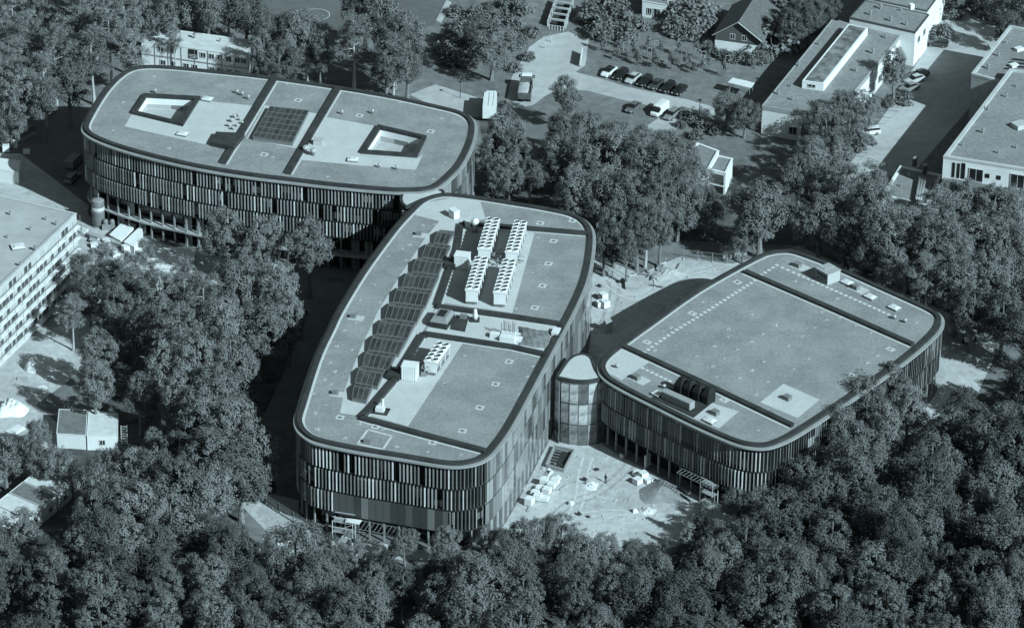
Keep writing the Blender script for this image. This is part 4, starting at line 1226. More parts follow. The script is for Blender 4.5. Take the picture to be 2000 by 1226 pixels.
VN = {'broad': 'broadleaf_tree', 'tall': 'broadleaf_tree', 'dark': 'broadleaf_tree', 'wood': 'broadleaf_tree', 'pine': 'pine_tree', 'spruce': 'spruce_tree', 'bush': 'bush', 'young': 'young_tree'}
tr = random.Random(5)
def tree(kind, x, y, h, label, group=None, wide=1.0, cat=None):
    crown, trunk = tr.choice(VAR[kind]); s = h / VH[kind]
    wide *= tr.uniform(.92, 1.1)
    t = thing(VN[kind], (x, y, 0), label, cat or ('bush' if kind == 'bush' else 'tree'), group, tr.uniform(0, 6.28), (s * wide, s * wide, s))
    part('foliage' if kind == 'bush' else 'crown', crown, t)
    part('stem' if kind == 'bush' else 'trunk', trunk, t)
    return t
def tpx(kind, px, py, h, label, group=None, wide=1.0, cat=None, f=.62):
    """a tree whose crown shows around pixel (px, py)"""
    p = P(px, py, h * f); return tree(kind, p.x, p.y, h, label, group, wide, cat)
def grove(items, label, group):
    """items = (kind, px, py, height[, wide]); alike trees that nothing tells apart"""
    mx, my = sorted(i[1] for i in items)[len(items) // 2], sorted(i[2] for i in items)[len(items) // 2]
    base = label
    for it in items:
        if len(items) > 6 and base.startswith('%s in the '):
            label = base.replace('%s in the ', '%s in the ' + ('upper ' if it[2] < my else 'lower ') + ('left' if it[1] < mx else 'right') + ' part of the ')
        tpx(it[0], it[1], it[2], it[3], label % {'pine': 'pine', 'spruce': 'spruce', 'dark': 'dark broad-leaved tree', 'broad': 'broad-leaved tree', 'wood': 'broad-leaved tree', 'tall': 'tall broad-leaved tree'}[it[0]], group, it[4] if len(it) > 4 else 1.0)

# pines and trees at the top left
grove([('pine',25,50,17),('pine',85,30,17),('pine',145,45,18),('pine',55,95,17),('pine',20,130,16),('pine',105,110,17),('pine',185,25,18),('pine',215,75,17),('pine',85,160,16),
       ('tall',135,165,15),('pine',180,115,16),('pine',245,50,17),('tall',35,185,15),('broad',225,10,14),('tall',85,205,13),('pine',255,110,14),('broad',20,235,10),('pine',60,5,17),('pine',120,-15,17),('pine',10,-5,17)],
      '%s in the wood at the top left corner', 'wood at the top left')
grove([('tall',310,30,16),('broad',360,10,15),('tall',405,15,17),('pine',445,5,17),('broad',480,25,14),('tall',275,40,15),('pine',340,75,12,.6),('broad',380,-25,15),('broad',460,-25,15)],
      '%s around the white container office', 'trees around the container office')
grove([('broad',530,70,13),('tall',515,105,13),('tall',575,75,15),('broad',545,120,11),('pine',598,75,15),('tall',625,105,12,.8)], '%s in the row behind the left half of the long building', 'row behind the long building')
tpx('pine', 690, 88, 17, 'tall pine with a long bare pale trunk behind the roof of the long building', wide=1.15)
tpx('dark', 712, 22, 15, 'dense dark tree at the edge of the playing field'); tpx('tall', 745, 35, 16, 'tall leafy tree beside the dark tree at the field edge')
grove([('tall',770,85,16),('tall',795,115,15),('tall',755,135,14),('pine',770,125,15),('tall',800,70,14)], '%s between the playing field and the long building', 'trees by the playing field')
tpx('broad', 960, 85, 13, 'round leafy tree casting a deep shadow beside the road by the trucks', wide=1.15)
tpx('dark', 930, 60, 9, 'dark tree left of the round leafy tree by the trucks')
grove([('tall',985,262,14),('broad',975,300,12),('tall',1005,300,13),('broad',965,345,10),('tall',995,345,11),('dark',1035,345,9)], '%s in the clump right of the long building', 'clump right of the long building')
tpx('tall', 1106, 188, 12, 'bushy upright tree standing alone beside the car park road', wide=1.15)
grove([('tall',1098,262,13),('broad',1150,262,12),('broad',1205,280,12),('tall',1255,285,11),('broad',1300,290,10),('tall',1090,310,13),('tall',1135,318,15),('broad',1185,310,15),('tall',1240,318,15),('broad',1290,335,14),
       ('broad',1318,350,13),('broad',1345,392,11),('broad',1378,402,10),('broad',1352,350,11),('broad',1330,315,11),('tall',1120,375,14),('broad',1170,378,14),('tall',1225,385,15),('tall',1280,395,15),('broad',1325,395,13),('tall',1200,445,13),('dark',1245,455,12),('pine',1262,440,14),('tall',1290,450,12),
       ('tall',1225,490,11,.8),('dark',1180,480,10)], '%s in the dense copse behind the central building', 'copse behind the central building')
tpx('broad', 1487, 415, 15, 'large round tree in front of the white balcony block', wide=1.25)
tpx('broad', 1452, 462, 9, 'small leafy tree leaning against the large round tree', wide=.9)
tpx('broad', 1420, 205, 8, 'small leafy tree at the end of the car park road'); tpx('broad', 1455, 225, 8, 'bushy tree left of the rooflight building front')
tpx('tall', 1748, 135, 12, 'leafy tree against the right wall of the rooflight building', wide=1.1)
grove([('broad',1600,238,10),('broad',1645,218,11),('broad',1685,212,10),('broad',1585,300,9),('broad',1615,262,11),('broad',1660,255,9),('tall',1590,315,13),('tall',1640,320,12),('broad',1560,345,11)],
      '%s in front of the rooflight building', 'trees in front of the rooflight building')
grove([('tall',1600,375,15),('pine',1650,385,17),('pine',1700,385,17),('tall',1690,430,16),('pine',1720,430,16),('broad',1600,430,13),('tall',1775,440,13),('tall',1855,405,14),('pine',1835,430,17),('tall',1895,410,16),
       ('tall',1940,420,16),('broad',1980,425,15),('tall',1720,480,16),('pine',1770,470,17),('tall',1820,490,17),('pine',1860,500,17),('tall',1900,480,16),('broad',1950,485,16),('tall',1990,500,16),('pine',1810,555,15),
       ('tall',1870,560,16),('tall',1925,550,16),('broad',1975,560,15),('dark',1650,470,12),('dark',1690,510,11),('tall',1740,530,13),('dark',1900,610,13),('dark',1960,620,13),('broad',2010,590,14),('dark',2010,650,14)],
      '%s in the wood behind the lower building', 'wood behind the lower building')
# trees between the left yard and the central building
grove([('tall',438,462,15),('tall',515,478,15),('tall',603,485,16,1.1),('pine',478,530,12,.8),('pine',285,520,12,.8),('pine',360,560,14),('dark',225,565,12),
       ('dark',175,590,11),('tall',310,590,16),('pine',165,545,13),('pine',205,525,13),('tall',225,605,14),('pine',140,618,11),('pine',250,550,14),('pine',400,600,17),('broad',470,570,15),('tall',540,575,16),('tall',562,630,14),('broad',505,650,15),('tall',432,650,17),('pine',352,660,17),('dark',285,650,13),
       ('tall',190,690,13),('broad',450,705,15),('tall',380,715,16),('tall',315,720,15),('tall',185,755,13),('tall',272,775,12),('tall',345,785,15),('broad',420,770,14)],
      '%s in the grove left of the central building', 'grove left of the central building')
grove([('broad',350,835,9),('broad',390,815,15),('broad',450,840,15),('broad',500,890,14),('broad',350,885,10),('broad',410,900,15),('broad',470,930,14),('tall',300,862,7),('broad',300,930,14),('broad',350,960,15),('broad',420,970,14),
       ('broad',55,890,10),('broad',10,895,10),('broad',115,905,9),('broad',205,925,11),('broad',255,925,13),('broad',195,965,12),('broad',180,1005,12),('broad',235,990,13),('broad',75,850,7),('broad',270,1000,14),('broad',330,1020,13),
       ('broad',130,1075,9),('broad',180,1060,13),('broad',235,1065,13),('broad',80,1105,8),('broad',20,1120,8)],
      '%s in the grove around the site cabins', 'grove at the lower left')

def zone(x, y):
    """where in the forest a tree stands, told by what lies above it"""
    d = CAM_ROT.transposed() @ (Vector((x, y, 8)) - CAM_LOC); px, py = 1000 + FPX * d.x / -d.z, 613 - FPX * d.y / -d.z
    front = 'front' if py > 1130 else 'rear'
    if px > 1420:
        return ('%s forest right of the lower building' % ('upper' if py < 900 else 'middle' if py < 1050 else 'bottom')) if px > 1700 else '%s forest below the corner of the lower building' % front
    for lim, nm in ((160, 'at the lower left corner'), (380, 'below the row of site cabins'), (560, 'below the grove at the pale lane'), (760, 'below the left half of the central building'), (1000, 'below the right half of the central building'), (1200, 'below the sandy courtyard'), (1500, 'below the sand heap')):
        if px < lim: return '%s forest %s' % (front, nm)
def forest(poly_px, spacing, hs, kinds, label, group, seed, avoid=()):
    """jittered rows of trees over a ground polygon"""
    rg = random.Random(seed); q = PL(poly_px)
    x0, x1 = min(p.x for p in q), max(p.x for p in q); y0, y1 = min(p.y for p in q), max(p.y for p in q)
    def inside(x, y):
        c = False
        for i in range(len(q)):
            a, b = q[i - 1], q[i]
            if (a.y > y) != (b.y > y) and x < (b.x - a.x) * (y - a.y) / (b.y - a.y) + a.x: c = not c
        return c
    y = y0; row = 0
    while y < y1:
        x = x0 + (row % 2) * spacing / 2
        while x < x1:
            X, Y = x + rg.uniform(-.3, .3) * spacing, y + rg.uniform(-.3, .3) * spacing
            if inside(X, Y):
                k = rg.choices(*zip(*kinds.items()))[0]
                tree(k, X, Y, rg.uniform(*hs), (label % ({'pine': 'pine', 'spruce': 'spruce', 'dark': 'dark broad-leaved tree', 'broad': 'broad-leaved tree', 'wood': 'broad-leaved tree', 'tall': 'tall broad-leaved tree'}[k], zone(X, Y))), zone(X, Y), rg.uniform(.95, 1.2))
            x += spacing
        y += spacing * .88; row += 1
forest([(-130,1130),(250,1120),(450,1110),(560,1155),(700,1150),(770,1125),(830,1150),(980,1125),(1120,1150),(1190,1170),(1300,1150),(1420,1110),(1420,1500),(-130,1500)], 7.6, (9.5, 15),
       {'wood': 7, 'tall': .8, 'dark': 1, 'spruce': .6}, '%s in the %s', 'forest along the bottom edge', 3)
forest([(1420,1110),(1520,1060),(1650,1010),(1760,930),(1850,870),(1920,850),(1960,800),(2140,760),(2140,1500),(1420,1500)], 7.9, (10, 15.5),
       {'wood': 8, 'tall': .5, 'dark': 1.5, 'spruce': .7}, '%s in the %s', 'forest at the lower right', 4)
tpx('tall', 1738, 765, 14, 'tall tree rising in front of the right edge of the lower building', wide=1.05)
grove([('broad',1690,795,15),('broad',1640,850,14),('tall',1775,805,14),('tall',1725,845,15),('broad',1670,875,13),('broad',1565,935,11),('broad',1490,985,9),('broad',1440,985,8),('broad',1600,915,11)], '%s close to the front corner of the lower building', 'trees at the front of the lower building')
grove([('broad',1050,1050,8),('spruce',1085,1045,7),('broad',1120,1075,7),('spruce',1370,1010,8,1.2),('spruce',1340,1040,6),('broad',1400,1050,8),('broad',1020,1075,8),('broad',870,1060,8),('broad',790,1060,7),('tall',690,1085,8),('broad',740,1100,7),('tall',950,1060,8),('broad',1095,1040,9),('broad',1180,1075,8),('broad',1235,1085,8),('spruce',1300,1075,8),('tall',1345,1060,9)],
      'small %s on the forest edge beside the building site', 'small trees at the site edge')
# plantation of young trees with stakes, and shrubs
k = 0
for r, (x0, y0) in enumerate(((1160,85), (1175,104), (1205,118), (1250,130))):
    for i in range(7 if r < 3 else 4):
        px, py = x0 + i * 34 + tr.uniform(-6, 6), y0 + i * 5.2 + tr.uniform(-3, 3)
        p = P(px, py); tree('young', p.x, p.y, tr.uniform(2.8, 4.3), 'young staked tree in the plantation behind the parked cars', 'young trees of the plantation')
stake_me = None
for px, py in ((1222,100),(1236,86),(1268,112),(1282,98),(1327,108),(1374,119),(1421,127)):
    p = P(px, py)
    t = thing('tree_guard', (p.x, p.y, 0), 'slim wooden tree guard of posts and a crossbar in the plantation', 'tree guard', 'tree guards of the plantation', .2)
    for x in (-.45, .45): part('post', MB().box((x, 0, 0), (.09, .09, 2.1)).mesh('post', M_WOOD), t)
    part('crossbar', MB().box((0, 0, 2.0), (1.1, .08, .09)).mesh('crossbar', M_WOOD), t)
def shrubs(items, label, group):
    for px, py, h, *w in items:
        p = P(px, py, h * .4); tree('bush', p.x, p.y, h, label, group, w[0] if w else 1.0)
shrubs([(880,70,3),(900,50,3),(925,25,3),(950,15,2.5),(985,30,3),(1005,45,2.5),(885,110,3.5),(905,115,3),(870,90,3),(1015,80,2.5),(1030,110,2),(960,40,2.5),(890,20,2.5),(1040,60,2.5),(1005,130,2.2),(1020,15,3),(990,5,3),(915,85,2.5)],
       'wild shrub on the rough ground beside the playing field', 'shrubs by the playing field')
shrubs([(1175,20,5),(1200,10,5,.9),(1180,50,4.5),(1215,35,4.5),(1225,65,3.5),(1150,30,4),(1240,45,3.5),(1165,60,3)], 'big rounded bush beside the concrete ramp', 'bushes by the ramp')
shrubs([(1330,20,5),(1355,40,4.5),(1370,15,5.5),(1385,50,3.5),(1320,50,4),(1345,65,3)], 'big bush between the two houses at the top edge', 'bushes between the houses')
shrubs([(1390,98,2),(1410,105,2.2),(1430,112,2.4),(1450,110,2.5),(1470,118,2.4),(1490,112,2.4),(1500,100,2.5),(1380,88,2)], 'bush in the hedge below the gabled house', 'hedge bushes below the gabled house')
for px, py, h, lab in ((1508,72,6,'broad round shrub beside the gabled house'), (1840,62,3.2,'round bush beside the turning area of the street'), (1765,190,2.6,'bush at the head of the parking bays'), (1545,8,6,'dark bush between the gabled house and the rooflight building')):
    p = P(px, py, h * .4); tree('bush', p.x, p.y, h, lab, None, 1.25)
shrubs([(1340,225,2),(1355,232,2.2),(1375,245,2.2),(1395,250,2.4),(1360,262,2),(1330,242,1.6)], 'low bush beside the lamp on the car park road', 'bushes beside the car park lamp')
shrubs([(1680,285,2.2),(1700,275,1.8),(1735,200,2),(1710,200,2.2),(1860,25,3),(1905,5,4),(1960,20,5),(1990,10,6),(1935,25,3)], 'bush along the street at the upper right', 'bushes along the street')
for px, py in ((1560,30), (1590,20), (1620,15), (1580,45), (1545,50)):
    tpx('dark', px, py, 9, 'dark tree behind the rooflight building', 'dark trees behind the rooflight building')
grove([('dark',1965,50,10),('dark',1995,25,11),('broad',1940,-10,11),('broad',1870,-15,9)], '%s beside the turning area of the street', 'trees by the turning area')
# ---------------------------------------------------------------- vehicles
def loft(mb, st, mi=0):
    """st = stations (x, half width, z low, z belt, crown)"""
    rings = []
    for x, w, zl, zb, cr in st:
        rings.append([(x, -w * .96, zl), (x, -w, zl + (zb - zl) * .55), (x, -w * .95, zb), (x, -w * .55, zb + cr), (x, w * .55, zb + cr), (x, w * .95, zb), (x, w, zl + (zb - zl) * .55), (x, w * .96, zl)])
    n = 8; vs = [p for r in rings for p in r]; fs = []
    for k in range(len(st) - 1):
        for i in range(n): fs.append((k * n + i, (k + 1) * n + i, (k + 1) * n + (i + 1) % n, k * n + (i + 1) % n))
    fs += [tuple(range(n)), tuple(range((len(st) - 1) * n + n - 1, (len(st) - 1) * n - 1, -1))]
    mb.add(vs, fs, mi)
wheel_me = MB().add(*(lambda n=14: ([(.33 * math.cos(2 * math.pi * i / n), y, .33 * math.sin(2 * math.pi * i / n)) for y in (-.11, .11) for i in range(n)],
                                   [(i, (i + 1) % n, n + (i + 1) % n, n + i) for i in range(n)] + [tuple(range(n - 1, -1, -1)), tuple(range(n, 2 * n))]))()).mesh('wheel', M_TYRE)
rim_me = MB().add(*(lambda n=10: ([(.20 * math.cos(2 * math.pi * i / n), y, .20 * math.sin(2 * math.pi * i / n)) for y in (-.118, .118) for i in range(n)],
                                 [(i, (i + 1) % n, n + (i + 1) % n, n + i) for i in range(n)] + [tuple(range(n - 1, -1, -1)), tuple(range(n, 2 * n))]))()).mesh('rim', M_STEEL)
M_CARGLASS = mat('car_glass', .015, .05, spec=.8)
M_LAMP = mat('lamp_glass', .5, .15, spec=.6); M_TAIL = mat('tail_lamp', .10, .2)
def paint(name, g): return mat('car_paint_' + name, g, .22, .03, 1.0, spec=.6)
BODY = {'saloon': ([(-2.2, .62, .38, .72, .02), (-2.1, .80, .28, .90, .05), (-1.3, .88, .24, .96, .04), (.4, .88, .24, .92, .04), (1.3, .86, .24, .84, .05), (1.95, .78, .28, .70, .05), (2.2, .60, .38, .58, .02)],
                   [(-1.75, .66, .90, .98, .02), (-1.1, .70, .90, 1.38, .04), (.0, .70, .90, 1.40, .04), (.45, .68, .88, 1.25, .03), (1.05, .70, .84, .90, .02)], [(-1.15, .62, 1.36, 1.41, .03), (-.1, .63, 1.38, 1.43, .03), (.3, .60, 1.33, 1.37, .03)], 1.35),
        'estate': ([(-2.2, .70, .38, .80, .02), (-2.1, .82, .28, .95, .05), (-1.3, .88, .24, .98, .04), (.4, .88, .24, .94, .04), (1.3, .86, .24, .86, .05), (1.95, .78, .28, .72, .05), (2.2, .60, .38, .58, .02)],
                   [(-2.1, .68, .92, .98, .02), (-1.8, .70, .92, 1.42, .04), (.0, .70, .90, 1.46, .04), (.5, .68, .88, 1.28, .03), (1.1, .70, .84, .90, .02)], [(-1.85, .64, 1.40, 1.46, .03), (-.1, .63, 1.44, 1.49, .03), (.35, .60, 1.37, 1.40, .03)], 1.35),
        'van': ([(-2.4, .80, .40, 1.0, .02), (-2.35, .92, .30, 1.2, .03), (-1.0, .95, .26, 1.2, .03), (1.0, .95, .26, 1.15, .03), (1.9, .92, .26, 1.0, .05), (2.4, .75, .36, .78, .04)],
                [(.9, .84, 1.15, 1.80, .02), (1.2, .84, 1.1, 1.70, .03), (1.95, .86, .95, 1.02, .02)], [(-2.38, .88, 1.15, 1.75, .03), (-2.3, .90, 1.15, 1.95, .06), (.7, .90, 1.15, 2.0, .06), (1.1, .84, 1.15, 1.85, .05)], 1.55)}
CARS = {}
def car(px, py, rz, kind, pname, g, label, group=None, soft_top=False):
    key = (kind, pname, soft_top)
    if key not in CARS:
        b, gl, rf, wx = BODY[kind]; m = paint(pname, g); me = []
        for nm, st, mm in (('body', b, m), ('window_glass', gl, M_CARGLASS), ('roof', rf, M_TYRE if soft_top else m)):
            q = MB(); loft(q, st); me.append((nm, q.mesh(nm, mm, False)))
        CARS[key] = me
    p = P(px, py); wx = BODY[kind][3]; L = BODY[kind][0][-1][0]
    t = thing('parked_van' if kind == 'van' else 'parked_car', (p.x, p.y, .012), label, 'van' if kind == 'van' else 'car', group, rz)
    for nm, me in CARS[key]: part(nm, me, t)
    for x in (-wx, wx):
        for y in (-.80, .80):
            w = part('wheel', wheel_me, t, (x, y, .33)); part('rim', rim_me, w)
    for y in (-.55, .55):
        part('headlight', HL, t, (L - .16, y, .56)); part('tail_light', TL_, t, (-L + .10, y, .66))
    return t
HL = MB().box((0, 0, 0), (.22, .34, .14)).mesh('headlight', M_LAMP); TL_ = MB().box((0, 0, 0), (.14, .26, .16)).mesh('tail_light', M_TAIL)
ra = R_(240)
row = 'cars parked in the row below the plantation'
car(1189,145, ra, 'saloon', 'white', .62, 'white car with a black soft top, first at the left end of the row', row, True)
car(1212,151, ra, 'estate', 'black', .015, 'black car second from the left in the row, beside the white one', row)
car(1236,158, ra, 'saloon', 'silver', .40, 'silver saloon third from the left in the row', row)
car(1259,164, ra, 'estate', 'black', .015, 'black car fourth from the left in the row, right of the silver one', row)
car(1281,170, ra, 'saloon', 'dark', .05, 'dark grey car fifth in the row', row)
car(1304,176, ra, 'estate', 'black', .015, 'black estate car sixth in the row, second from the right end', row)
car(1327,181, ra, 'saloon', 'black', .015, 'black car at the right end of the row', row)
car(1237,215, ra, 'saloon', 'grey', .11, 'grey car parked alone on the lower side of the car park road')
car(1288,221, ra, 'van', 'white', .62, 'white delivery van parked on the lower side of the car park road')
car(1312,229, ra, 'estate', 'midgrey', .20, 'grey estate car parked right beside the white van')
car(1831,90, R_(165), 'estate', 'dark', .05, 'dark car beside the round bush by the turning area')
car(1786,160, R_(215), 'saloon', 'silver', .40, 'silver car by the tree at the rooflight building')
car(1776,176, R_(215), 'saloon', 'midgrey', .20, 'grey car next to the silver one under the tree')
car(1795,150, R_(215), 'saloon', 'black', .015, 'black car behind the silver one under the tree')
car(1697,262, R_(195), 'estate', 'white', .62, 'white car parked below the trees beside the street bays')
car(246,16, R_(-20), 'estate', 'silver', .40, 'silver car under the trees at the top left')
car(1936,3, R_(10), 'saloon', 'black', .015, 'black car on the road at the top right edge')
car(146,322, R_(70), 'van', 'midgrey', .20, 'grey van in the shade left of the long building')
car(142,352, R_(70), 'estate', 'midgrey', .20, 'grey car in the shade in front of the grey van')

def lorry(px, py, rz, label, kind):
    p = P(px, py); t = thing('lorry', (p.x, p.y, .012), label, 'lorry', rz=rz)
    part('chassis', MB().box((0, 0, .65), (7.4, .9, .25)).mesh('chassis', M_DARKM), t)
    cm = M_WHITEM if kind == 'box' else mat('cab_grey', .10, .4)
    q = MB(); loft(q, [(2.3, 1.15, .55, 2.6, .05), (2.6, 1.2, .5, 2.9, .06), (3.9, 1.2, .5, 2.8, .06), (4.2, 1.15, .5, 1.7, .05), (4.3, 1.05, .6, 1.2, .03)])
    part('cab', q.mesh('cab', cm), t)
    part('cab_roof', MB().box((3.2, 0, 2.93), (1.3, 2.1, .16), taper=.85).mesh('cab_roof', M_WHITEM), t)
    part('windscreen', MB().add([(4.02, -1.02, 2.62), (4.23, -1.0, 1.75), (4.23, 1.0, 1.75), (4.02, 1.02, 2.62)], [(0, 1, 2, 3), (3, 2, 1, 0)]).mesh('windscreen', M_CARGLASS), t)
    for y in (-1.42, 1.42): part('mirror', MB().box((3.95, y, 1.9), (.15, .3, .6)).mesh('mirror', M_DARKM), t)
    for x in (3.2, -1.4, -2.7):
        for y in (-1.0, 1.0):
            w = part('wheel', wheel_me, t, (x, y, .5), sc=(1.5, 2.4, 1.5)); part('rim', rim_me, w)
    if kind == 'box':
        part('cargo_box', MB().box((-1.0, 0, .9), (6.2, 2.5, 2.7)).mesh('cargo_box', M_WHITEM), t)
        part('roof_rib', MB().box((-1.0, .2, 3.6), (6.0, .08, .05)).box((-1.0, -.7, 3.6), (6.0, .06, .05)).mesh('roof_rib', M_STEEL), t)
    else:
        mb = MB(); W, Lh, zb, zt = 1.25, 2.9, 1.0, 2.3
        for y in (-1, 1): mb.box((-.9, y * W, zb), (2 * Lh, .10, zt - zb))
        for x in (-Lh - .9, Lh - .9): mb.box((x, 0, zb), (.10, 2 * W - .1, zt - zb + (.2 if x > 0 else 0)))
        mb.box((-.9, 0, zb - .05), (2 * Lh - .1, 2 * W - .1, .10)); part('tipper_body', mb.mesh('tipper_body', mat('tipper_steel', .09, .6, .2, 1.0)), t)
        rs = np.random.RandomState(3); v = []; f = []
        for j in range(7):
            for i in range(13):
                x, y = -Lh + 2 * Lh * i / 12, -W + 2 * W * j / 6
                v.append((x - .9, y * .96, 1.75 + .35 * math.cos(y * 1.1) * math.cos(x * .45) + rs.normal() * .04))
        for j in range(6):
            for i in range(12): a = j * 13 + i; f.append((a, a + 1, a + 14, a + 13))
        part('load', MB().add(v, f).mesh('load', M_ASPH, True), t)
    return t
lorry(1026,186, R_(86), 'tipper lorry with a white cab roof on the road beside the round tree', 'tipper')
lorry(957,222, R_(88), 'tall white box lorry at the right end of the long building', 'box')

# ---------------------------------------------------------------- street furniture and small structures
def lamp(px, py, h, label):
    p = P(px, py); t = thing('street_lamp', (p.x, p.y, 0), label, 'street lamp', 'street lamps')
    part('post', MB().tube((0, 0, 0), (0, 0, h), .07, .05, 7).mesh('post', M_DARKM), t)
    part('lamp_head', MB().lathe((0, 0, h), [(.10, 0), (.32, .06), (.34, .16), (.06, .30)], 10).mesh('lamp_head', M_DARKM, True), t)
lamp(1366,229, 3.6, 'dark street lamp beside the car park road')
lamp(1857,52, 3.6, 'dark street lamp by the bush at the turning area')
lamp(1845,50, 4.0, 'dark street lamp left of the turning area')
lamp(1934,50, 3.2, 'street lamp at the far edge of the turning area')
lamp(899,192, 3.4, 'slim post lamp on the path between the long building and the trucks')
lamp(505,330-160, 4.2, 'slim lamp behind the long building') if False else None
for k, (a, b) in enumerate(((1064,95), (1077,83), (1042,68))):
    p = P(a, b); t = thing('bollard', (p.x, p.y, 0), 'pale %s bollard of the three leading to the concrete ramp' % ('nearest', 'middle', 'leftmost, solitary')[k], 'bollard', 'bollards by the ramp')
    part('post', MB().tube((0, 0, 0), (0, 0, 1.0), .10, .09, 8).mesh('post', M_CONC), t); part('cap', MB().lathe((0, 0, 1.0), [(.13, 0), (.13, .06), (.02, .12)], 8).mesh('cap', M_WHITEM), t)
a, b = P(1133,133), P(1138,106); d = b - a
t = thing('notice_wall', tuple((a + b) / 2), 'white freestanding notice wall at the corner of the car park', 'notice board', rz=math.atan2(d.y, d.x))
part('panel', MB().box((0, 0, .35), (d.length * .9, .14, 1.5)).mesh('panel', M_WHITEM), t)
for x in (-.42, 0, .42): part('post', MB().box((x * d.length, 0, 0), (.12, .2, 1.95)).mesh('post', M_STEEL), t)
# white shelter roof
q = PL([(1422,161),(1466,172),(1474,162),(1431,152)], 2.6); c = sum(q, Vector()) / 4
t = thing('bicycle_shelter', (c.x, c.y, 0), 'small shelter with a flat white roof below the hedge', 'shelter')
MB().prism(q, 2.45, 2.62).build('roof', M_WHITEM, t)
for p in inset(ccw(q), .3): MB().tube((p.x, p.y, 0), (p.x, p.y, 2.45), .06, n=6).build('post', M_STEEL, t)
# concrete ramp with cross beams
a0, a1, b0, b1 = P(1070,53), P(1086,8), P(1103,58), P(1119,13)
c = (a0 + b1) / 2
t = thing('concrete_ramp', (c.x, c.y, 0), 'open concrete ramp with cross beams at the top of the road', 'ramp')
for s, e in ((a0, a1), (b0, b1)): MB().bar(s, e, .35, 1.5).build('side_wall', M_CONC, t)
MB().poly([a0, b0, b1, a1], .03).build('ramp_floor', mat('ramp_floor', .03, .9), t)  # near-black colour stands in for the shade down in the ramp
for k in range(4):
    u = .05 + k * .25; s, e = a0.lerp(a1, u), b0.lerp(b1, u)
    MB().bar((s.x, s.y, 1.5), (e.x, e.y, 1.5), .45, .3).build('cross_beam', M_CONC, t)
for k in range(6):
    s = a0.lerp(b0, (k + .5) / 6); s = s + Vector((0, -.9, 0)); MB().box((s.x, s.y, 0), (.12, .12, 1.0)).build('railing_post', M_FRAME, t)
s, e = a0 + Vector((0, -.9, .95)), b0 + Vector((0, -.9, .95)); MB().tube(s, e, .05, n=5).build('handrail', M_FRAME, t)

# silo and loading walls at the left end of the long building
p = P(193, 441)
t = thing('silo', (p.x, p.y, 0), 'grey cylindrical silo with a pale band in front of the long building', 'silo')
part('shell', MB().lathe((0, 0, .2), [(1.12, 0), (1.18, .1), (1.18, 5.0), (1.10, 5.15)], 24).mesh('shell', mat('silo_steel', .15, .5, .12, 1.0), True), t)
part('band', MB().lathe((0, 0, 3.1), [(1.20, 0), (1.20, 1.0)], 24).mesh('band', mat('silo_band', .42, .5), True), t)
part('roof', MB().lathe((0, 0, 5.3), [(1.2, 0), (1.2, .12), (.9, .2), (.1, .42)], 24).mesh('roof', mat('silo_roof', .22, .5), True), t)
part('vent_pipe', MB().tube((.1, .3, 5.4), (.1, .3, 6.6), .10, n=8).mesh('vent_pipe', M_STEEL), t)
part('skirt', MB().lathe((0, 0, 0), [(1.25, 0), (1.25, .22), (1.1, .25)], 20).mesh('skirt', M_CONC), t)
p = P(213, 447)
t = thing('tank_pair', (p.x, p.y, 0), 'pair of small upright grey tanks beside the silo', 'tank')
for x in (-.6, .6): part('tank', MB().lathe((x, 0, 0), [(.5, 0), (.5, 1.6), (.35, 1.9), (.1, 2.0)], 14).mesh('tank', M_GREYM, True), t)
part('frame', MB().box((0, -.6, 0), (2.4, .08, 1.2)).mesh('frame', M_STEEL), t)
def block(name, px, z, m, label, cat, z0=0.0, group=None, top=None):
    """low solid with the roof outline px at height z: body and coping as parts"""
    q = ccw(PL(px, z)); c = sum(q, Vector()) / len(q)
    t = thing(name, (c.x, c.y, z0), label, cat, group)
    MB().prism(q, z0, z - .12).build('body', m, t)
    MB().prism(inset(q, -.05), z - .12, z).build('coping', top or m, t)
    return t
block('loading_ramp', [(214,458),(243,430),(266,438),(236,470)], 1.3, M_WHITE, 'bright white loading ramp between the silo and the long building', 'ramp')
block('loading_ramp', [(242,472),(276,440),(279,456),(262,482)], 1.6, M_WHITE, 'second white loading ramp, right of the first, against the long building', 'ramp')
block('retaining_wall', [(176,452),(240,472),(238,478),(174,458)], .9, M_CONC, 'low pale retaining wall in front of the loading ramps', 'wall')
block('terrace', [(262,484),(382,482),(374,530),(300,520)], .7, M_WHITE, 'white terrace slab half hidden by trees in front of the long building', 'terrace')
block('retaining_wall', [(178,462),(230,486),(226,492),(174,468)], .6, M_CONC, 'lower pale retaining wall below the loading ramps', 'wall')
block('site_container', [(-20,306),(40,314),(36,336),(-30,326)], 2.6, M_WHITEM, 'white container at the left edge beside the banded building', 'container')
for k, (x, y) in enumerate(((36,262), (42,276))):
    a, b = P(x, y, .3), P(x + 28, y - 16, .3)
    t = thing('timber_beam', tuple(a), '%s of two long timber beams lying in the left yard' % ('upper', 'lower')[k], 'beam', 'timber beams in the left yard')
    MB().bar(a, b, .35, .35).build('beam', M_WOOD, t); MB().bar(a - Vector((0, 0, .3)), a + Vector((.6, .9, -.3)), .3, .3).build('bearer', M_WOOD, t)

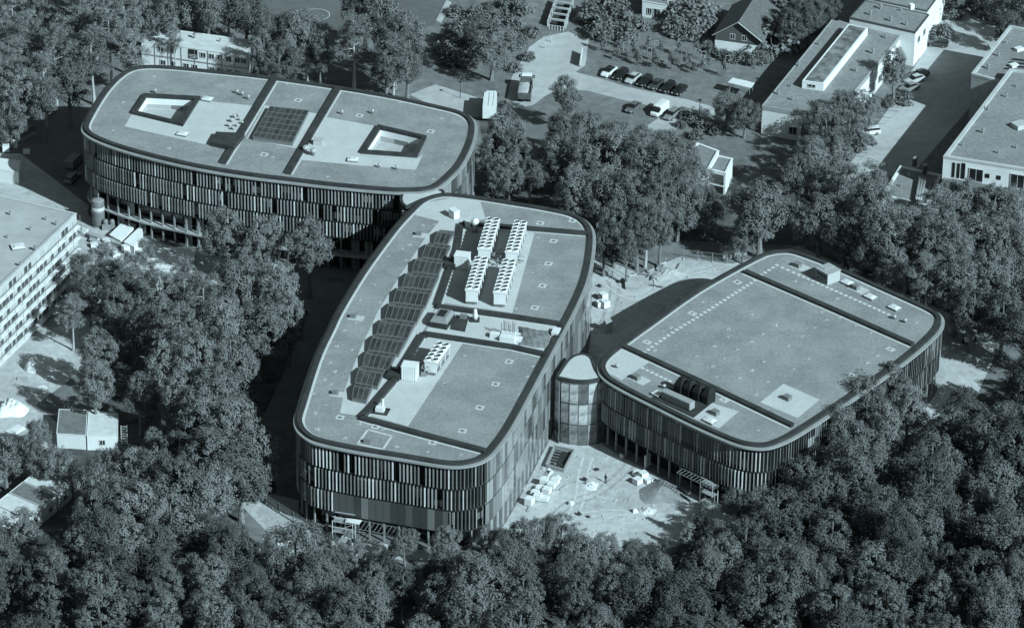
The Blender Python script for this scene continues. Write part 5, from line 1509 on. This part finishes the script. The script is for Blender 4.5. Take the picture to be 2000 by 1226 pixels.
# site cabins
def cabin(px, z, roof, label, windows=2, group='site cabins'):
    t, q = flat_building(label, px, z, M_WHITEM, roof, M_WHITEM, .12, .06, cat='cabin', name='site_cabin'); t['group'] = group
    i = min(range(len(q)), key=lambda k: q[k].y); a, b = q[i], q[(i + 1) % len(q)]
    if (b - q[i]).x < 0: a, b = q[i - 1], q[i]
    if windows: wall_openings(t, a, b, [((k + .5) / windows, 1.0, .9, .9) for k in range(windows)])
    return t
M_CABR = mat('white_cabin_roof', .52, .7, .10, 1.0, coord='World'); M_CABG = mat('grey_cabin_roof', .15, .8, .2, 1.0, coord='World')
cabin([(115,798),(171,800),(168,850),(110,846)], 2.8, M_CABG, 'site cabin with a grey roof, left of the white cabin in the grove', 0)
cabin([(173,799),(231,807),(230,850),(169,851)], 2.8, M_CABR, 'site cabin with a bright white roof in the grove at the lower left', 1)
p = P(243,862); t = thing('site_stair', (p.x, p.y, 0), 'steel stair beside the white-roofed cabin', 'stair', rz=.1)
for k in range(8): part('tread', MB().box((0, -1.0 + k * .28, .25 + k * .3), (1.0, .25, .05)).mesh('tread', M_STEEL), t)
for x in (-.5, .5): part('stringer', MB().tube((x, -1.1, .1), (x, 1.1, 2.5), .06, n=4).mesh('stringer', M_STEEL), t)
N4 = [(74,917),(140,943),(27,1038),(-40,1006)]
for k in range(4):
    u0, u1 = k / 4 + .006, (k + 1) / 4 - .006
    l = lambda i, j, u: (N4[i][0] + (N4[j][0] - N4[i][0]) * u, N4[i][1] + (N4[j][1] - N4[i][1]) * u)
    cabin([l(0, 3, u0), l(1, 2, u0), l(1, 2, u1), l(0, 3, u1)], 3.0, (M_CABR, M_CABG, M_CABR, M_CABR)[k], '%s cabin of the four in the row at the left edge' % ('rearmost', 'second', 'third', 'front')[k], 1, 'row of site cabins')
def heap(px, py, R, h, m, label, cat='heap', seed=1, rough=.12, sy=1.0, name='heap', round_=False):
    p = P(px, py); rs = np.random.RandomState(seed); n, k = 28, 9; v = [(0, 0, h)]; f = []
    for j in range(1, k + 1):
        r = j / k
        for i in range(n):
            a = 2 * math.pi * i / n; wob = 1 + .12 * math.sin(3 * a + seed) + .08 * math.sin(5 * a)
            z = h * ((1 - r ** 2.4) if round_ else (1 - r) ** 1.15) * (1 + rs.normal() * rough) if j < k else -.02
            v.append((R * r * wob * math.cos(a), R * r * wob * sy * math.sin(a), z))
    for i in range(n): f.append((0, 1 + i, 1 + (i + 1) % n))
    for j in range(k - 1):
        for i in range(n): a, b = 1 + j * n + i, 1 + j * n + (i + 1) % n; f.append((a, a + n, b + n, b))
    o = link(name, MB().add(v, f).mesh(name, m, True), None, (p.x, p.y, 0), label=label, cat=cat)
    return o
heap(1292,962, 3.9, 1.25, mat('grey_sand', .21, .95, .15, 1.5, 6, .4, 3.0, coord='World'), 'round heap of grey sand in front of the lower building', 'sand heap', 3, .06, name='sand_heap')
heap(1152,948, 1.6, .8, mat('pale_rubble', .52, .9, .2, 2.0, coord='World'), 'small white rubble heap in the middle of the courtyard', 'rubble heap', 5, .3, name='rubble_heap')
heap(1264,997, 1.5, .5, mat('pale_rubble', .52), 'small white rubble heap near the forest edge', 'rubble heap', 8, .35, name='rubble_heap')
heap(22,800, 2.9, 1.5, mat('white_sheeting', .62, .7, .1, 1.0), 'large heap under white sheeting at the left edge', 'covered heap', 9, .14, round_=True, name='covered_heap')
heap(62,722, 1.2, 1.9, mat('white_sheeting', .62), 'tall narrow bundle under white sheeting below the banded building', 'covered heap', 11, .04, round_=True, name='covered_heap')
heap(1305,535, 3.2, .8, M_SAND, 'pale heap of soil and rubble behind the lower building', 'rubble heap', 15, .25, .8, name='rubble_heap')
# fine rubble strewn over the sand, and darker worn patches of the site ground
rs = np.random.RandomState(44); mb = MB()
for k in range(420):
    u = rs.rand()
    px, py = (rs.uniform(1030,1400), rs.uniform(890,1060)) if u < .5 else (rs.uniform(1165,1400), rs.uniform(505,610)) if u < .75 else (rs.uniform(500,640), rs.uniform(985,1075)) if u < .85 else (rs.uniform(10,330), rs.uniform(420,520))
    p = P(px, py); s_ = rs.uniform(.08, .28)
    mb.box((p.x, p.y, 0), (s_, s_ * rs.uniform(.6, 1.4), s_ * .7), rs.uniform(0, 3), taper=.7)
mb.build('scattered_rubble', mat('rubble_stone', .36, .9, .5, 3.0, coord='World'), kind='stuff', label='small stones and rubble scattered over the site ground', cat='rubble')
for k, (px, py, s_, g) in enumerate(((1090,935,.5,0), (1165,918,.35,1), (1130,1005,.4,1), (1148,1010,.3,1), (1141,938,.45,1), (1240,1000,.5,0), (1115,985,.5,0), (1213,893,.5,0), (1170,560,.4,1), (1210,552,.4,1), (1180,700,.4,0), (1330,585,.4,0))):
    p = P(px, py); MB().box((p.x, p.y, 0), (s_ * 1.6, s_, s_ * 1.3), k * .7, taper=.75).box((p.x + .3, p.y + .1, 0), (s_, s_ * .8, s_ * .7), k, taper=.8).build('site_bundle', M_DARKM if g else M_WHITEM, label=('small dark bundle lying on the sandy site ground' if g else 'small white bundle lying on the sandy site ground'), cat='bundle', group='dark bundles on the site' if g else 'white bundles on the site')
# pallets
pal_me = MB(); [pal_me.box((0, -.5 + k * .2, .10), (1.2, .13, .03)) for k in range(6)]; [pal_me.box((x, 0, 0), (.12, 1.1, .10)) for x in (-.5, 0, .5)]
pal_me = pal_me.mesh('pallet', M_WOOD)
pack_me = [MB().box((0, 0, .13), (1.15, 1.1, h), taper=.97).mesh('wrapped_load', M_WHITEM) for h in (.5, .8, 1.05)]
def pallets(spots, label, group, rz):
    for k, (a, b) in enumerate(spots):
        p = P(a, b); t = thing('loaded_pallet', (p.x, p.y, .01), label, 'pallet', group, rz + rnd.uniform(-.15, .15), 1.15)
        part('pallet', pal_me, t); part('wrapped_load', rnd.choice(pack_me), t)
rp = rframe((1030,985), (1080,920), 0)
pallets([(1054,957),(1063,947),(1068,963),(1077,953),(1050,975),(1064,977),(1034,985),(1045,966),(1084,945)], 'white wrapped pallet beside the right wall of the central building', 'pallets beside the central building', rp)
pallets([(1245,928),(1256,935),(1245,944),(1265,941)], 'white wrapped pallet near the lower building front', 'pallets near the lower building', .7)
pallets([(1172,598),(1182,600),(1178,585)], 'white wrapped pallet in the yard behind the lower building', 'pallets in the rear yard', .5)
pallets([(300,498),(318,505),(335,500),(352,512),(246,492),(226,500),(208,478),(470,512),(482,508),(492,515),(458,520),(196,470),(184,482)], 'pale wrapped pallet in the works yard below the long building', 'pallets in the works yard', .4)
pallets([(28,288),(52,300),(12,296)], 'pale wrapped pallet at the left edge beside the shaded road', 'pallets at the left edge', .2)
for k, (a, b, w, d) in enumerate(((270,505,3.5,2.2), (330,520,4,2.5), (215,490,2.5,1.5), (475,520,3,1.6), (150,560,3,2), (160,450,2.2,1.4), (40,742,2.5,1.5), (75,760,3,1.2), (30,840,3,2))):
    p = P(a, b)
    MB().box((p.x, p.y, 0), (w, d, .10 + .05 * (k % 3)), k * .5).box((p.x + .3, p.y + .2, .1), (w * .7, d * .7, .18), k * .5 + .15).build('sheet_stack', M_WHITEM if k % 3 else M_CONC, label='flat stack of pale sheets lying in the works yard at the left', cat='sheet stack', group='sheet stacks in the works yard')
# sleepers, slabs, boards
for k in range(13):
    p = P(1284 + k * 5.0, 941 + k * 2.9)
    MB().box((p.x, p.y, 0), (.28, 1.5, .22), .5).build('timber_sleeper', mat('dark_timber', .05, .9), label='dark timber sleeper in the slanting row before the lower building', cat='sleeper', group='row of timber sleepers')
rg = random.Random(12)
for k in range(16):
    p = P(rg.uniform(1225,1330), rg.uniform(515,562)); a = rg.uniform(0, 3.1)
    MB().box((p.x, p.y, rg.uniform(0, .5)), (rg.uniform(1.5, 3.5), .25, .12), a).build('loose_board', rg.choice((M_WOOD, M_FRAME, M_GREYM)), label='loose board on the rubbish strewn over the rear yard', cat='board', group='loose boards in the rear yard')
for k in range(9):
    p = P(rg.uniform(1010,1100), rg.uniform(905,1000)); a = rp + rg.uniform(-.2, .2)
    MB().box((p.x, p.y, 0), (rg.uniform(1.5, 3.2), .5, .18), a).build('stone_slab', rg.choice((M_WHITEM, M_CONC)), label='pale slab lying along the right wall of the central building', cat='slab', group='slabs beside the central building')
# open pit with formwork
q = PL([(1083,876),(1121,884),(1101,922),(1066,913)]); c = sum(q, Vector()) / 4
t = thing('formwork_frame', (c.x, c.y, 0), 'timber formwork frame with steel mesh beside the glazed link', 'formwork')
for i in range(4): MB().bar(q[i], q[(i + 1) % 4], .22, .7).build('shutter_board', M_WOOD, t)
MB().poly(ccw(inset(ccw(q), .2)), .03).build('pit_floor', M_DARKM, t)  # flat dark sheet stands in for the shaded depth of the pit
for k in range(7):
    u = (k + .5) / 7; s, e = q[0].lerp(q[3], u).lerp(q[1].lerp(q[2], u), .05), q[0].lerp(q[3], u).lerp(q[1].lerp(q[2], u), .45)
    MB().tube(s + Vector((0, 0, .5)), e + Vector((0, 0, .5)), .06, n=5).build('mesh_bar', M_STEEL, t)
block('concrete_trough', [(1220,541),(1250,543),(1248,562),(1222,560)], .6, M_CONC, 'square concrete trough in the rear yard', 'trough', top=M_SAND)
# scaffold towers and canopies
def scaffold(px, py, w, d, h, rz, label):
    p = P(px, py); t = thing('scaffold_tower', (p.x, p.y, 0), label, 'scaffold', rz=rz)
    for x in (-w / 2, w / 2):
        for y in (-d / 2, d / 2): part('standard', MB().tube((x, y, 0), (x, y, h), .07, n=6).mesh('standard', M_FRAME), t)
    n = int(h / 1.9)
    for k in range(1, n + 1):
        z = k * 1.9
        part('deck', MB().box((0, 0, z), (w, d, .08)).mesh('deck', M_WOOD), t)
        for y in (-d / 2, d / 2): part('guard_rail', MB().tube((-w / 2, y, z + 1), (w / 2, y, z + 1), .05, n=5).mesh('guard_rail', M_FRAME), t)
        part('brace', MB().tube((-w / 2, -d / 2, z - 1.9), (w / 2, -d / 2, z), .04, n=5).mesh('brace', M_FRAME), t)
scaffold(1384,982, 2.6, 1.4, 4.4, rframe((1354,825), (1430,860), 0), 'pale scaffold tower under the canopy of the lower building')
scaffold(672,1056, 3.4, 1.5, 4.0, rframe((700,876), (778,888), 0), 'pale scaffold tower under the front of the central building')
def canopy(p0, p1, z, depth, n, label, side=-1):
    a, b = P(*p0, z), P(*p1, z); d = (b - a).normalized(); nr = Vector((d.y, -d.x, 0)) * depth * (1 if side < 0 else -1)
    t = thing('open_canopy', ((a + b) / 2).to_tuple()[:2] + (0,), label, 'canopy')
    for s in (a, a + nr): MB().tube(s, s + (b - a), (.05), n=5).build('rail', M_GREYM, t)
    for k in range(n + 1):
        s = a.lerp(b, k / n); MB().tube(s, s + nr, .045, n=5).build('crossbar', M_GREYM, t)
    for k in (0, n): s = a.lerp(b, k / n) + nr * .9; MB().tube((s.x, s.y, 0), s, .04, n=6).build('post', M_DARKM, t)
    return t
canopy((1334,915), (1404,948), 4.4, 1.6, 11, 'open canopy frame of slanting bars on the front of the lower building')
canopy((706,1016), (774,1029), 4.0, 2.6, 8, 'open canopy frame of thin bars on the front of the central building')
q = PL([(677,1011),(707,1015),(701,1023),(674,1018)], 4.2); c = sum(q, Vector()) / 4
t = thing('canopy_sheet', (c.x, c.y, 0), 'white canopy sheet over the scaffold tower of the central building', 'canopy')
MB().prism(ccw(q), 4.1, 4.2).build('sheet', M_WHITEM, t)
for p in ccw(q)[:2]: MB().tube((p.x, p.y, 0), (p.x, p.y, 4.1), .05, n=5).build('post', M_STEEL, t)
for k, (a, b) in enumerate(((548,1050), (558,1046), (568,1044), (548,1060), (559,1057), (571,1054))):
    p = P(a, b); t = thing('glass_pack', (p.x, p.y, 0), 'dark glass sheet on a pale frame on the lane below the central building', 'glass pack', 'glass sheets on the lane', .3)
    part('frame', MB().box((0, 0, 0), (1.1, .9, .25)).mesh('frame', M_WHITEM), t); part('sheet', MB().box((0, .05, .25), (.85, .6, .05)).mesh('sheet', M_WIN), t)
# temporary site fences
def fence(p0, p1, label):
    a, b = P(*p0), P(*p1); d = b - a; n = max(1, round(d.length / 3.2)); rz = math.atan2(d.y, d.x)
    t = thing('site_fence', tuple(a), label, 'fence', 'temporary site fences', rz)
    w = d.length / n
    pm = MB()
    for x in (0, w - .06): pm.tube((x, 0, 0), (x, 0, 1.9), .045, n=5)
    for z in (.15, 1.0, 1.85): pm.tube((0, 0, z), (w - .06, 0, z), .03, n=4)
    for k in range(1, 14): pm.tube((w * k / 14, 0, .15), (w * k / 14, 0, 1.85), .012, n=3)
    pm = pm.mesh('fence_panel', M_STEEL); fm = box_mesh('foot', (.7, .25, .14), M_CONC)
    for k in range(n): part('fence_panel', pm, t, (k * w, 0, 0)); part('foot', fm, t, (k * w, 0, 0), R_(90))
fence((1172,525), (1222,556), 'temporary mesh fence at the left of the rear yard')
fence((1335,505), (1420,515), 'temporary mesh fence behind the heap in the rear yard')
fence((1020,1030), (1100,1058), 'temporary mesh fence along the front edge of the sandy courtyard')
fence((176,468), (110,420), 'temporary mesh fence beside the silo')
fence((520,985), (600,1035), 'temporary mesh fence along the pale lane')
# small white site machine on the right and covered van at the back
p = P(1893,668); t = thing('site_dumper', (p.x, p.y, 0), 'small white site dumper on the sandy strip right of the lower building', 'dumper', rz=1.2)
q = MB(); loft(q, [(-1.2, .6, .5, 1.0, .03), (-1.0, .75, .45, 1.2, .05), (.1, .75, .45, 1.2, .05), (.3, .7, .5, .8, .03)]); part('engine_cover', q.mesh('engine_cover', M_WHITEM), t)
part('skip', MB().box((1.0, 0, .65), (1.5, 1.5, .9), taper=1.25).mesh('skip', M_WHITEM), t)
part('roll_bar', MB().tube((-.2, -.65, 1.2), (-.2, -.65, 2.4), .06).tube((-.2, .65, 1.2), (-.2, .65, 2.4), .06).tube((-.2, -.65, 2.4), (-.2, .65, 2.4), .06).mesh('roll_bar', M_DARKM), t)
for x in (-.8, .9):
    for y in (-.8, .8): w = part('wheel', wheel_me, t, (x, y, .45), sc=(1.35, 2.0, 1.35)); part('rim', rim_me, w)
car(1432,502, R_(20), 'van', 'midgrey', .20, 'grey van parked in the shade behind the lower building')
housing('site_toilet', (1187,648), 0, (1.2, 1.2, 2.3), .4, mat('pale_plastic', .35, .5), 'pale portable toilet cabin between the central and the lower building', 'toilet cabin', doors=1)
housing('leaning_door_panel', (1264,912), 0, (1.2, .25, 2.4), .8, M_WHITEM, 'tall white panel leaning at the front of the lower building', 'panel')

# ---------------------------------------------------------------- person
def person(px, py, rz, label):
    p = P(px, py); t = thing('person', (p.x, p.y, .01), label, 'person', rz=rz)
    def skin(name, V, E, m, root=0, par=t):
        me = bpy.data.meshes.new(name); me.from_pydata([v[:3] for v in V], E, []); me.materials.append(m)
        o = part(name, me, par)
        md = o.modifiers.new('Skin', 'SKIN'); md.use_smooth_shade = True
        for i, sv in enumerate(me.skin_vertices[0].data):
            r = V[i][3]; sv.radius = (r, r) if not isinstance(r, tuple) else r; sv.use_root = i == root
        s = o.modifiers.new('Sub', 'SUBSURF'); s.levels = 1; s.render_levels = 1
        return o
    V = [(0, 0, .96, (.15, .11)), (0, 0, 1.15, (.14, .10)), (0, 0, 1.38, (.17, .11)), (0, 0, 1.50, .06), (0, .01, 1.60, .095), (0, .01, 1.70, .085), (0, .08, 1.60, .03)]
    E = [(0, 1), (1, 2), (2, 3), (3, 4), (4, 5), (4, 6)]
    for s in (-1, 1):
        b = len(V)
        V += [(s * .20, 0, 1.40, .055), (s * .25, -.02, 1.13, .045), (s * .24, .10, .90, .035), (s * .235, .13, .83, (.04, .02))]
        E += [(2, b), (b, b + 1), (b + 1, b + 2), (b + 2, b + 3)]
        for k in range(4):
            V += [(s * (.215 + .014 * k), .15 + .003 * k, .78 - .01 * (k in (1, 2)), .009), (s * (.213 + .014 * k), .165, .745 - .012 * (k in (1, 2)), .008)]
            E += [(b + 3, len(V) - 2), (len(V) - 2, len(V) - 1)]
        V += [(s * .205, .155, .82, .010), (s * .20, .18, .79, .009)]; E += [(b + 3, len(V) - 2), (len(V) - 2, len(V) - 1)]
        c = len(V)
        V += [(s * .09, 0, .90, .09), (s * .11, .02 * s, .50, .06), (s * .12, .05 * s, .10, .045), (s * .12, .16 + .05 * s, .04, .04)]
        E += [(0, c), (c, c + 1), (c + 1, c + 2), (c + 2, c + 3)]
    body = skin('body', V, E, mat('skin_tone', .28, .7))
    W = [(0, 0, .92, (.17, .13)), (0, 0, 1.15, (.165, .125)), (0, 0, 1.40, (.19, .13)), (0, 0, 1.47, .09)]; F = [(0, 1), (1, 2), (2, 3)]
    for s in (-1, 1):
        b = len(W); W += [(s * .20, 0, 1.40, .075), (s * .25, -.02, 1.13, .065), (s * .24, .09, .92, .05)]; F += [(2, b), (b, b + 1), (b + 1, b + 2)]
    skin('jacket', W, F, mat('dark_work_jacket', .03, .9))
    W = [(0, 0, .95, (.165, .13))]; F = []
    for s in (-1, 1):
        b = len(W); W += [(s * .09, 0, .88, .105), (s * .11, .02 * s, .50, .08), (s * .12, .05 * s, .10, .065)]; F += [(0, b), (b, b + 1), (b + 1, b + 2)]
    skin('trousers', W, F, mat('dark_trousers', .04, .9))
    part('hair', MB().lathe((0, 0, 1.66), [(.105, 0), (.11, .05), (.08, .11), (.02, .14)], 12).mesh('hair', mat('dark_hair', .02, .8), True), t)
    part('shoe', MB().box((-.12, .06, 0), (.11, .28, .09)).mesh('shoe', M_DARKM), t); part('shoe', MB().box((.12, .12, 0), (.11, .28, .09)).mesh('shoe', M_DARKM), t)
    return t
person(1183, 942, 2.2, 'person in dark clothing standing in the middle of the sandy courtyard')
